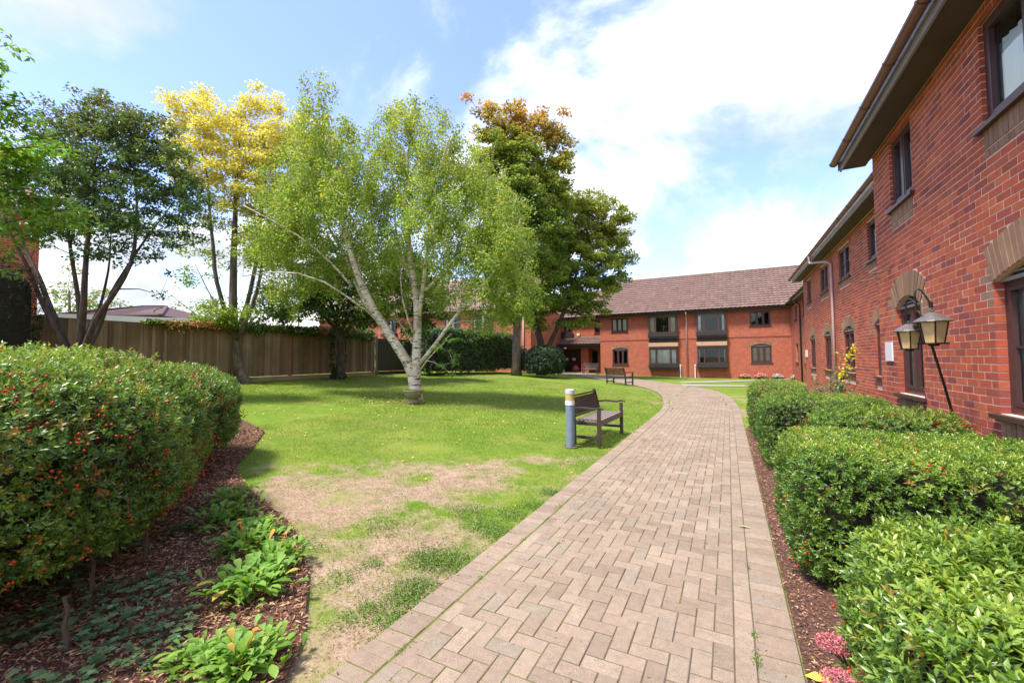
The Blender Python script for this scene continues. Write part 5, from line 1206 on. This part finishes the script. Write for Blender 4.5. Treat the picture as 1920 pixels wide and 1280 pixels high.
    # moss sprigs on the path joints near the viewer
weeds()
M_fall = leafmat('fallen_leaf', [(.55,.42,.08),(.62,.50,.14),(.45,.25,.06),(.60,.55,.25)], trans=.15)
def litter():
    n = 900; th_ = rng.uniform(0, 2*math.pi, n); rr = np.abs(rng.normal(0, 3.6, n)); x = -8.2+rr*np.cos(th_); y = 9.3+rr*np.sin(th_)
    x = np.concatenate([x, rng.uniform(-14, -2, 160)]); y = np.concatenate([y, rng.uniform(4, 20, 160)]); k = lawn_ok(x, y); x, y = x[k], y[k]; n = len(x)
    a = rng.uniform(0, 6.28, n); o = leaves('fallen_leaves', np.stack([x, y, terr(x, y)+.025], 1), np.stack([np.cos(a), np.sin(a), rng.normal(0,.2,n)], 1), np.tile([0,0,1.], (n,1))+rng.normal(0,.35,(n,3)), rng.uniform(.03,.055,n), .036, M_fall, None, kind='stuff'); tag(o, 'scatter of small yellow fallen leaves on the grass under the birch', 'leaves')
    def chips(name, n, xf, yf, keep, sz, m_, label, cat, lift=.035, tn=.0):
        x = rng.uniform(*xf, n); y = rng.uniform(*yf, n); k = keep(x, y); x, y = x[k], y[k]; n = len(x); a = rng.uniform(0, 6.28, n)
        o = leaves(name, np.stack([x, y, terr(x, y)+lift+rng.uniform(-.012,.016,n)], 1), np.stack([np.cos(a), np.sin(a), rng.normal(0,.28,n)], 1), np.tile([0,0,1.],(n,1))+rng.normal(0,.6,(n,3)), rng.uniform(sz*.5,sz*1.3,n), sz*.24, m_, None, rng.random(n), (rng.random(n) < tn)*1.0, kind='stuff', fold=.3); tag(o, label, cat)
    chips('bark_mulch', 100000, (-7.6,-1.8), (.2,4.9), lambda x, y: inpoly(x, y, BEDP) & visible(x, y, .1, 1.3), .040, M_chip, 'reddish brown bark mulch over the left-hand bed', 'mulch', tn=.16)
    chips('bark_mulch', 16000, (.3,1.0), (1.2,10.5), lambda x, y: x < .55+.1*(y > 5), .028, M_chip, 'thin strip of brown mulch between the path edge and the clipped hedges', 'mulch', lift=.024, tn=.12)
    # single bigger dead leaves lying about
    i = 0
    for (x, y, s, c) in [(-2.9,1.55,.06,0),(-3.25,1.35,.07,1),(-3.05,1.9,.06,0),(-3.9,2.2,.06,0)]: pass
litter()
def crumbs():
    n = 22000; x = rng.uniform(-6.5, -1.82, n); y = rng.uniform(1.0, 7.6, n); k = lawn_ok(x, y) & visible(x, y, .1) & (rng.random(n) < ss(.2, .6, dryness(x, y))); x, y = x[k], y[k]; n = len(x); a = rng.uniform(0, 6.28, n)
    o = leaves('dead_grass', np.stack([x, y, terr(x, y)+.004+rng.random(n)*.008], 1), np.stack([np.cos(a), np.sin(a), rng.normal(0,.25,n)], 1), np.tile([0,0,1.],(n,1))+rng.normal(0,.6,(n,3)), rng.uniform(.006,.034,n), rng.uniform(.003,.007,n), leafmat('straw', [(.14,.08,.045),(.32,.22,.13),(.50,.38,.24),(.22,.13,.08)], trans=0, rough=.9, spec=.1), None, kind='stuff', fold=.3); tag(o, 'straw and earth crumbs over the bare worn patch of lawn', 'straw')
    n = 420; x = rng.uniform(-1.75, .28, n); y = 1.2+rng.random(n)**1.4*18; a = rng.uniform(0, 6.28, n); e = rng.random(n) < .5; x[e] = np.where(rng.random(e.sum()) < .6, rng.uniform(-1.78, -1.5, e.sum()), rng.uniform(.05, .28, e.sum()))
    o = leaves('path_litter', np.stack([x, y, terr(x, y)+.037], 1), np.stack([np.cos(a), np.sin(a), rng.normal(0,.2,n)], 1), np.tile([0,0,1.],(n,1))+rng.normal(0,.4,(n,3)), rng.uniform(.008,.026,n), rng.uniform(.004,.011,n), leafmat('path_bits', [(.08,.05,.03),(.28,.20,.09),(.12,.10,.05),(.40,.33,.12)], trans=0, rough=.9), None, kind='stuff'); tag(o, 'tiny leaf scraps and grit scattered over the block paving', 'litter')
    X, Y = [], []
    for (x0, y0, r_, m_) in [(-1.60, 2.6, .02, 40), (-1.60, 3.3, .015, 30), (-1.59, 1.8, .02, 40), (.09, 2.55, .02, 90), (.09, 2.75, .015, 40), (-1.62, 4.2, .03, 60), (-1.3, 3.4, .02, 30), (.09, 3.6, .012, 20)]: X.append(x0+rng.normal(0, r_*.6, m_)); Y.append(y0+rng.normal(0, r_*2.2, m_))
    x, y = np.concatenate(X), np.concatenate(Y); n = len(x); D = rng.normal(0, 1, (n, 3)); D[:, 2] = abs(D[:, 2])+.2
    o = leaves('joint_weeds', np.stack([x, y, terr(x, y)+.03], 1), D, np.tile([0,0,1.],(n,1))+rng.normal(0,.4,(n,3)), rng.uniform(.008,.02,n), .007, M_weed, None, kind='stuff'); tag(o, 'small weeds sprouting from the joints of the block paving', 'weeds')
crumbs()
def ivy_ground():
    n = 2600; x = rng.uniform(-5.6, -2.3, n); y = rng.uniform(.3, 2.0, n); k = inpoly(x, y, BEDP) & (fbm(x*1.6, y*1.6, 60)+.30*ss(-3.0,-3.9,x)-.22*ss(1.1,1.8,y)-.40*ss(-2.85,-2.45,x)+.18*ss(1.2,.7,y)*0+.10*(y < 1.25) > .50); x, y = x[k], y[k]; n = len(x)
    a = rng.uniform(0, 6.28, n); z = terr(x, y)+.04+rng.random(n)*.06; PP, DD, LL, WW, RR = [], [], [], [], []
    for j, (da, l, w) in enumerate([(0,1,.5),(1.0,.72,.36),(-1.0,.72,.36),(2.1,.5,.3),(-2.1,.5,.3)]):
        PP.append(np.stack([x, y, z], 1)); DD.append(np.stack([np.cos(a+da), np.sin(a+da), .12+0*a], 1)); s = .034*(1+.6*vn(x*9, y*9, 3)); LL.append(s*l); WW.append(s*w*1.2); RR.append(vn(x*40, y*40, 5))
    tl = np.concatenate([rng.normal(0, .25, (n, 3))]*5)+[0,0,1]
    o = leaves('ground_ivy', np.concatenate(PP), np.concatenate(DD), tl, np.concatenate(LL), np.concatenate(WW), leafmat('ground_ivy_leaf', [(.035,.08,.035),(.08,.15,.06),(.15,.24,.10),(.24,.33,.14)], trans=.15, rough=.4), None, np.concatenate(RR), kind='stuff', fold=.05); tag(o, 'grey-green ivy creeping over the soil in the bottom left corner', 'ivy')
ivy_ground()
M_cal = leafmat('broad_soft_leaf', [(.10,.21,.03),(.16,.30,.045),(.24,.38,.07)], (.5,.35,.08), .35, .5, .3)
M_orange = simple('orange_petal', (.75,.25,.02), .6)
def rosette(x, y, label, s=1.0, n=75, fl=1, h=.20):
    z = T(x, y)+.03; b = empty('marigold_plant', (x, y, z), label, 'plant', 'leafy marigold plants along the edge of the mulched bed')
    q = MB(); P_, F_, R_, T_ = [], [], [], []; 
    for i in range(int(n*1.9)):
        cx_ = rng.normal(0, .085*s); cy_ = rng.normal(0, .085*s); a = math.atan2(cy_, cx_)+rng.normal(0, .9); l = rng.uniform(.055, .105)*s; w = l*.17; el = rng.uniform(.15, 1.25); hb = rng.uniform(0, h*.55)*s
        d = np.array([math.cos(a)*math.cos(el), math.sin(a)*math.cos(el), math.sin(el)]); sd_ = np.array([-math.sin(a), math.cos(a), 0]); up = np.cross(sd_, d)*-1
        if up[2] < 0: up = -up
        p = np.array([x+cx_, y+cy_, z+hb]); c = rng.random(); tn = float(rng.random() < .015)
        st = []
        for t, ww, sg in ((0,.25,0),(.3,.75,.0),(.6,1.25,.06),(.85,1.0,.16),(1,.15,.30)):
            c0 = p+d*l*t-np.array([0,0,1])*l*sg*1.1; st.append((c0-sd_*w*ww+up*w*.25, c0, c0+sd_*w*ww+up*w*.25))
        b0 = len(P_)
        for r3 in st: P_ += list(r3); R_ += [c]*3; T_ += [tn]*3
        for k in range(4):
            for j in range(2): v0 = b0+k*3+j; F_ += [(v0, v0+1, v0+4), (v0, v0+4, v0+3)]
    nparr('foliage', np.array(P_), np.array(F_), M_cal, b, {'rnd': np.array(R_), 'tint': np.array(T_)}, smooth=True)
    for k in range(fl):
        q = MB(); a = rng.uniform(0, 6.28); c = np.array([x+.07*math.cos(a), y+.07*math.sin(a), z+h*s*.95]); q.tube([(x, y, z+.03), tuple(c)], .003, 5)
        for j in range(16):
            t = j/16*6.283; q.add([c, c+np.array([math.cos(t-.15)*.012, math.sin(t-.15)*.012, .004]), c+np.array([math.cos(t)*.019, math.sin(t)*.019, .001]), c+np.array([math.cos(t+.15)*.012, math.sin(t+.15)*.012, .004])], [(0,1,2,3)])
        build('flower', q, M_orange, b, fixn=False)
rosette(-2.20,1.30,'largest light green marigold plant nearest the viewer with one orange bloom',1.0,150,1,.20)
rosette(-2.42,1.22,'smaller light green plant against the left side of the nearest marigold',.8,70,0,.17)
rosette(-2.78,1.70,'broad pale-leaved marigold plant second from the viewer',1.15,130,0,.21)
rosette(-2.95,1.98,'marigold plant just behind the second one, leaning towards the grass',1.0,100,1,.22)
rosette(-3.35,2.02,'marigold plant with small orange blooms in the middle of the row',1.1,110,2,.22)
rosette(-3.55,2.22,'narrow marigold plant in the back half of the row',.9,80,0,.22)
rosette(-3.95,2.20,'marigold plant second from the far end of the row, beside the mulch',1.1,90,0,.22)
rosette(-4.35,2.48,'furthest small marigold plant next to the hedge with orange berries',1.0,80,0,.22)
# ================================================================== FURNITURE AND SMALL THINGS
def bench_parts(b, W_=1.50, D_=.52, top=.90):
    """local frame: x along the seat, +y the front, z up"""
    h = W_/2
    def part(name, q, m=M_bench, bv=.004): return build(name, q, m, b, bevel=bv)
    for s in (-1, 1):
        q = MB(); q.box(s*h-.03, s*h+.03, D_-.06, D_, 0, .63); part('leg', q)
        q = MB(); q.ext([(s*h-.03, 0, 0), (s*h-.03, .06, 0), (s*h-.03, .06, .42), (s*h-.03, -.06, top), (s*h-.03, -.115, top), (s*h-.03, 0, .42)], (.06, 0, 0)); part('leg', q)
        q = MB(); q.ext([(s*h-.035, -.02, .62), (s*h-.035, .18, .645), (s*h-.035, .40, .632), (s*h-.035, .50, .655), (s*h-.035, .57, .640), (s*h-.035, .57, .665), (s*h-.035, .50, .69), (s*h-.035, .40, .665), (s*h-.035, .18, .68), (s*h-.035, -.035, .655)], (.07, 0, 0)); part('arm', q)
        q = MB(); q.box(s*h-.02, s*h+.02, .06, D_-.06, .12, .17); part('stretcher', q)
        q = MB(); q.box(s*h-.02, s*h+.02, .06, D_-.06, .36, .42); part('side_rail', q)
    q = MB(); q.box(-h+.03, h-.03, D_-.045, D_-.01, .345, .425); part('front_rail', q)
    q = MB(); q.box(-h+.03, h-.03, .0, .035, .345, .425); part('back_rail', q)
    q = MB(); q.beam((-h+.03, -.072, top-.05), (h-.03, -.072, top-.05), .09, .035, up=(0, -.25, 1)); part('top_rail', q)
    q = MB(); q.beam((-h+.03, .03, .50), (h-.03, .03, .50), .055, .03, up=(0, -.25, 1)); part('lower_rail', q)
    n = 15
    for i in range(n):
        x = -h+.09+(W_-.18)*i/(n-1); q = MB(); q.beam((x, .022, .52), (x, -.062, top-.08), .055, .014, up=(0, 1, 0)); part('back_slat', q, bv=0)
    for i in range(6):
        y = .05+i*.078; q = MB(); q.box(-h+.032, h-.032, y, y+.058, .426, .446); part('seat_slat', q, M_benchtop, .003)
def place(b, x, y, ang): b.location = (x, y, T(x, y)-.005); b.rotation_euler = (0, 0, ang)
BG = 'dark slatted garden benches'
def copy_tree(o, parent=None):
    c = o.copy(); COL.objects.link(c); c.parent = parent
    for ch in list(o.children): copy_tree(ch, c)
    return c
bn = empty('bench', (0,0,0), 'near dark brown slatted garden bench beside the blue-grey bollard light', 'bench', BG); bench_parts(bn)
bn2 = copy_tree(bn); bn2['label'] = 'second dark bench further along the lawn edge with its back to the viewer'
bn3 = copy_tree(bn); bn3['label'] = 'small dark bench against the far brick wall near the entrance doors'
place(bn, -2.50, 8.06, R(-92)); place(bn2, -5.25, 22.05, R(-38)); place(bn3, -10.2, 34.4, R(180)); bn3.scale = (.8, 1, 1)
# plaque on the second bench back
# bollard light
M_bol = simple('blue_grey_paint', (.20,.27,.36), .45, .2, .12, 12); M_lens = simple('yellowed_lens', (.50,.40,.13), .35, 0, .2, 20)
bl = empty('bollard_light', (-2.47, 7.02, T(-2.47, 7.02)), 'blue-grey bollard light with white and yellowed bands beside the near bench', 'bollard')
o0 = (-2.47, 7.02, T(-2.47, 7.02))
q = MB(); q.lathe(o0, [(.077,0),(.077,.735)], 28); build('post', q, M_bol, bl, smooth=False)
q = MB(); q.lathe(o0, [(.083,.735),(.083,.81)], 28); build('band', q, M_white, bl)
q = MB(); q.lathe(o0, [(.078,.812),(.078,.925)], 28); build('lens', q, M_lens, bl)
q = MB(); q.lathe(o0, [(.083,.927),(.083,.995),(.06,1.005)], 28); build('cap', q, simple('greyed_white', (.52,.53,.54), .5, 0, .12, 20), bl)
q = MB(); q.lathe(o0, [(.125,-.01),(.125,.02),(.09,.025)], 20); 
for k in range(3): q.lathe((o0[0]+.1*math.cos(k*2.1-1), o0[1]+.1*math.sin(k*2.1-1), o0[2]+.02), [(.012,0),(.012,.03)], 6)
build('base_plate', q, simple('rusty_plate', (.16,.12,.10), .7, .3, .5, 40), bl)
# stone planter in front of the birch
px_, py_ = -7.72, 9.10; pl_ = empty('planter', (px_, py_, T(px_, py_)), 'mossy round stone planter bowl on a short foot in front of the birch', 'planter')
M_stone = simple('mossy_stone', (.23,.20,.13), .95, 0, .5, 18); pz = (px_, py_, T(px_, py_)+.01)
q = MB(); q.lathe(pz, [(.13,0),(.15,.04),(.10,.09),(.10,.13),(.17,.17),(.235,.25),(.25,.33),(.27,.335),(.27,.37),(.23,.372),(.21,.30)], 28); build('bowl', q, M_stone, pl_, smooth=False)
q = MB(); q.lathe(pz, [(.2,.29),(.2,.31)], 20); build('soil', q, M_soil, pl_)
# ---- pair of lanterns on a leaning pole
M_iron = simple('dark_iron', (.03,.024,.022), .45, .5, .2, 30); M_lroof = simple('dull_lantern_roof', (.15,.13,.12), .5, .4, .35, 25); M_amber = simple('amber_glass', (.62,.42,.18), .35, 0, .15, 10)
ZL = 4.2
lp = at(1793, 800, ZL); foot = lp+(lp-at(1748, 650, ZL))*.60
lan = empty('lantern_pole', (float(foot[0]), float(foot[1]), 0), 'leaning thin black garden pole with two crooked hooks, standing among the right-hand hedges', 'pole')
q = MB(); q.tube([foot, lp, at(1770, 720, ZL), at(1748, 650, ZL), at(1735, 612, ZL), at(1722, 582, ZL)], .0115, 8); build('shaft', q, M_iron, lan, smooth=True)
def crook(pts, name='hook'):
    q = MB(); P = [np.array(at(*p)) for p in pts]; P2 = [P[0]]
    for _ in range(2):
        N_ = [P[0]]
        for a, b in zip(P[:-1], P[1:]): N_ += [a*.75+b*.25, a*.25+b*.75]
        N_.append(P[-1]); P = N_
    q.tube(P, .008, 7); build(name, q, M_iron, lan, smooth=True)
crook([(1722,584,ZL),(1717,566,ZL),(1715,548,ZL),(1719,541,ZL),(1726,543,ZL-.02),(1734,553,ZL-.05),(1744,568,ZL-.07),(1745,574,ZL-.07)])
crook([(1724,590,ZL),(1721,575,ZL),(1712,564,ZL+.05),(1703,559,ZL+.08),(1698,566,ZL+.1),(1699,580,ZL+.1),(1700,600,ZL+.1)])
q = MB(); q.tube([at(1744.5,566,ZL-.07), at(1745.5,577,ZL-.07)], .016, 8); build('hook_end', q, M_iron, lan)
def lantern(px, ptop, Z, s, label, open_base):
    a = at(px, ptop, Z); b = empty('lantern', tuple(a), label, 'lantern', 'twin hexagonal garden lanterns'); c = (a[0], a[1], a[2])
    q = MB(); q.lathe(c, [(.006,.02),(.016,.0),(.012,-.018),(.035,-.024),(.062,-.042),(.105,-.072*1.0),(.152,-.105),(.156,-.112),(.145,-.116),(.10,-.112)], 6 if False else 18, ph=.3)
    q.v = [(c[0]+(p[0]-c[0])*s, c[1]+(p[1]-c[1])*s, c[2]+(p[2]-c[2])*s) for p in q.v]; build('lantern_roof', q, M_lroof, b)
    rt, rb, zt, zb = .118*s, .082*s, -.117*s, -.325*s; ph = .35
    H6 = [(math.cos(ph+k*math.pi/3), math.sin(ph+k*math.pi/3)) for k in range(6)]
    for k in range(6):
        p, r_ = H6[k], H6[(k+1) % 6]; q = MB()
        q.add([(c[0]+p[0]*rt*.97, c[1]+p[1]*rt*.97, c[2]+zt), (c[0]+r_[0]*rt*.97, c[1]+r_[1]*rt*.97, c[2]+zt), (c[0]+r_[0]*rb*.97, c[1]+r_[1]*rb*.97, c[2]+zb), (c[0]+p[0]*rb*.97, c[1]+p[1]*rb*.97, c[2]+zb)], [(0,1,2,3)]); build('pane', q, M_amber, b)
        q = MB(); q.tube([(c[0]+p[0]*rt, c[1]+p[1]*rt, c[2]+zt), (c[0]+p[0]*rb, c[1]+p[1]*rb, c[2]+zb)], .0065*s, 6); build('glazing_bar', q, M_iron, b)
    q = MB(); q.lathe((c[0], c[1], c[2]), [(rb*1.25,zb-.012*s),(rb*1.28,zb),(rb*1.0,zb+.002)], 6, ph=ph); q.lathe(c, [(rb*.5,zb-.03*s),(rb*.6,zb-.013*s)], 6, ph=ph); build('base', q, M_iron, b)
    if open_base:
        q = MB(); q.beam((c[0]-RGT[0]*.16*s, c[1]-RGT[1]*.16*s, c[2]+zb-.006), (c[0]+RGT[0]*.15*s, c[1]+RGT[1]*.15*s, c[2]+zb-.004), .02, .014); build('tray', q, M_iron, b)
    return b
lantern(1748, 582, ZL-.07, .98, 'nearer right-hand garden lantern with pale roof and amber panes', True)
lantern(1703, 604, ZL+.12, .83, 'left-hand smaller-looking garden lantern with darker roof, hanging in front of the arched window', False)
# ---- fittings on the wings
q = MB(); FW.box(q, 8.07, 8.36, .004, .022, 1.50, 1.78); sg = build('wall_plate', q, M_white); tag(sg, 'white plastic plate fixed low on the near brick wall beside its corner', 'plate')
q = MB(); FW2.box(q, 21.5, 21.95, .004, .03, 1.55, 1.85); sg = build('wall_plate', q, M_white); tag(sg, 'small white plate on the far end of the middle brick wing', 'plate')
for (y, z, lab) in [(8.50,2.80,'left of two thin dark rods sticking out of the near brick wall'),(8.05,2.84,'right of two thin dark rods sticking out of the near brick wall')]:
    q = MB(); q.tube([(2.17, y, z), (1.93, y+.03, z-.03)], .009, 6); r_ = build('wall_bracket', q, M_iron); tag(r_, lab, 'bracket')
# ---- flowers
M_pinkf = leafmat('pink_floret', [(.42,.10,.12),(.60,.17,.20),(.72,.30,.30)], trans=.1, rough=.8); M_sedl = leafmat('sedum_leaf', [(.06,.12,.03),(.12,.20,.06)], (.5,.4,.05), .2)
def sedum(x, y, z, r_, label):
    zg = T(x, y)+.02; b = empty('sedum_flower', (x, y, zg), label, 'flower', 'pink sedum heads at the foot of the nearest hedge'); n = 900
    g = norm(rng.normal(0, 1, (n, 3))); g[:, 2] = np.abs(g[:, 2]); P = np.array([x, y, z])+g*np.array([r_, r_, r_*.55])*(1-rng.random((n, 1))**2*.25)*(1+.12*np.sin(g[:, :1]*14+g[:, 1:2]*11))
    leaves('flower_head', P, g+rng.normal(0, .7, (n, 3)), g+rng.normal(0, .5, (n, 3)), rng.uniform(.006,.011,n), .007, M_pinkf, b, kind='stuff')
    q = MB(); q.tube([(x+.12, y+.04, zg), (x+.03, y, z-.03)], .005, 5)
    for k in range(7): a = k*.9; q.tube([(x+.04, y+.01, z-.08), (x+r_*.6*math.cos(a), y+r_*.6*math.sin(a), z+.005)], .0025, 4)
    build('stem', q, M_stem, b)
    n = 10; t = rng.random(n); leaves('leaf', np.stack([x+.12-.09*t, y+.04-.04*t, zg+(z-zg)*t*.8], 1), rng.normal(0,1,(n,3))+[0,0,.3], rng.normal(0,.5,(n,3))+[0,0,1], .06, .025, M_sedl, b, kind='stuff')
sedum(.375, 2.30, .33, .060, 'upper pink sedum flower head beside the nearest right-hand hedge')
sedum(.36, 2.07, .31, .070, 'lower pink sedum flower head at the bottom edge beside the hedge')
q = MB(); x, y = .345, 2.52; q.add([(x-.055,y,.035),(x-.01,y-.03,.042),(x+.05,y-.012,.04),(x+.045,y+.02,.046),(x-.01,y+.028,.05)], [(0,1,2,3,4)]); lf_ = build('fallen_leaf', q, simple('yellow_leaf', (.70,.50,.05), .6), fixn=False); tag(lf_, 'single bright yellow fallen leaf at the bottom edge beside the sedum', 'leaf')
q = MB(); x, y = .085, 4.42; q.add([(x-.05,y,.04),(x,y-.02,.05),(x+.06,y-.005,.042),(x,y+.015,.045)], [(0,1,2,3)]); lf_ = build('fallen_leaf', q, simple('pale_leaf', (.45,.46,.12), .6), fixn=False); tag(lf_, 'small pale green leaf lying on the block paving near its right border', 'leaf')
def clump(name, x, y, r_, h, cols, label, group=None, n=900):
    z = T(x, y); b = empty(name, (x, y, z), label, 'flowers', group); g = norm(rng.normal(0, 1, (n, 3)))*(rng.random((n, 1))**.4); g[:, 2] = np.abs(g[:, 2]); P = np.array([x, y, z+.02])+g*np.array([r_, r_*.7, h])
    m = leafmat(name+'_petal', cols, trans=.15, rough=.7); k = (g[:, 2] > .35) & (rng.random(n) < .8)
    leaves('flower', P[k], rng.normal(0,1,(k.sum(),3))+[0,-.3,.5], rng.normal(0,.6,(k.sum(),3))+[0,-.4,1], .06, .05, m, b, kind='stuff')
    k = ~k; leaves('foliage', P[k], rng.normal(0,1,(k.sum(),3))+[0,0,.5], rng.normal(0,.6,(k.sum(),3))+[0,0,1], .07, .04, M_laurel, b, kind='stuff')
FGp = 'flower clumps at the foot of the far brick range'
PK = [(.60,.13,.16),(.75,.30,.30),(.80,.50,.46)]
clump('pink_flowers', 1.05, 34.75, .42, .38, PK, 'pink flower clump under the right part of the far brick range, leftmost of the row', FGp)
clump('pink_flowers', 2.05, 34.75, .50, .40, PK, 'second pink flower clump under the cream-curtained window of the far range', FGp)
clump('white_flowers', 3.05, 34.75, .42, .36, [(.6,.6,.55),(.75,.74,.70),(.3,.32,.28)], 'white and dark flower clump right of the two pink clumps by the far wall', FGp)
clump('white_flowers', 4.0, 34.3, .30, .30, [(.65,.55,.5),(.75,.7,.66)], 'little pale flower clump at the corner by the dark downpipe', FGp, 500)
clump('red_flowers', -11.95, 35.6, .35, .62, [(.50,.05,.10),(.65,.10,.16),(.45,.03,.05)], 'crimson flowering plant beside the entrance doors', None, 900)
q = MB(); q.lathe((-13.0, 35.1, T(-13, 35.1)), [(.16,0),(.17,.02),(.20,.42),(.22,.44),(.15,.44)], 14); w_ = build('white_pot', q, M_white); tag(w_, 'small white pot at the edge of the path by the rounded shrub', 'pot')
# rose
def rose():
    x0, y0 = 1.55, 9.3; b = empty('rose_bush', (x0, y0, 0), 'straggly rose bush with tall stems and yellowing top leaves against the brick wing', 'rose'); q = MB(); tips = []
    for k in range(15):
        a = rng.uniform(0, 6.28); r_ = rng.uniform(.1, .75); hgt = rng.uniform(.9, 1.35) if k > 2 else 1.30+.22*k; pts = [(x0+.03*math.cos(a), y0+.03*math.sin(a), 0)]
        ex = (r_*math.cos(a)*.8, r_*1.5*math.sin(a)) if k > 2 else (.18+.08*k, -.35)
        for t in (.35, .7, 1): pts.append((x0+ex[0]*t, y0+ex[1]*t, hgt*t**.8)); 
        tips.append((pts, k)); q.tube(pts, [.009,.008,.006,.003], 5)
    build('stems', q, simple('green_stem', (.10,.13,.05), .7), b)
    P, tt = [], []
    for pts, k in tips:
        for i in range(34 if k > 2 else 75):
            t = rng.uniform(.45, 1) if k > 2 else rng.uniform(.35, 1); s = t*3; j = min(2, int(s)); f = s-j; p = np.array(pts[j])*(1-f)+np.array(pts[j+1])*f; P.append(p+rng.normal(0, .05, 3)); tt.append(1.0 if (k <= 2 and t > .80) else 0.)
    P = np.array(P); n = len(P); leaves('foliage', P, rng.normal(0,1,(n,3)), rng.normal(0,.6,(n,3))+[0,0,1], rng.uniform(.05,.085,n), .04, leafmat('rose_leaf', [(.06,.11,.05),(.12,.19,.08),(.20,.28,.13)], (.75,.55,.06), .3), b, None, np.array(tt), kind='stuff')
rose()
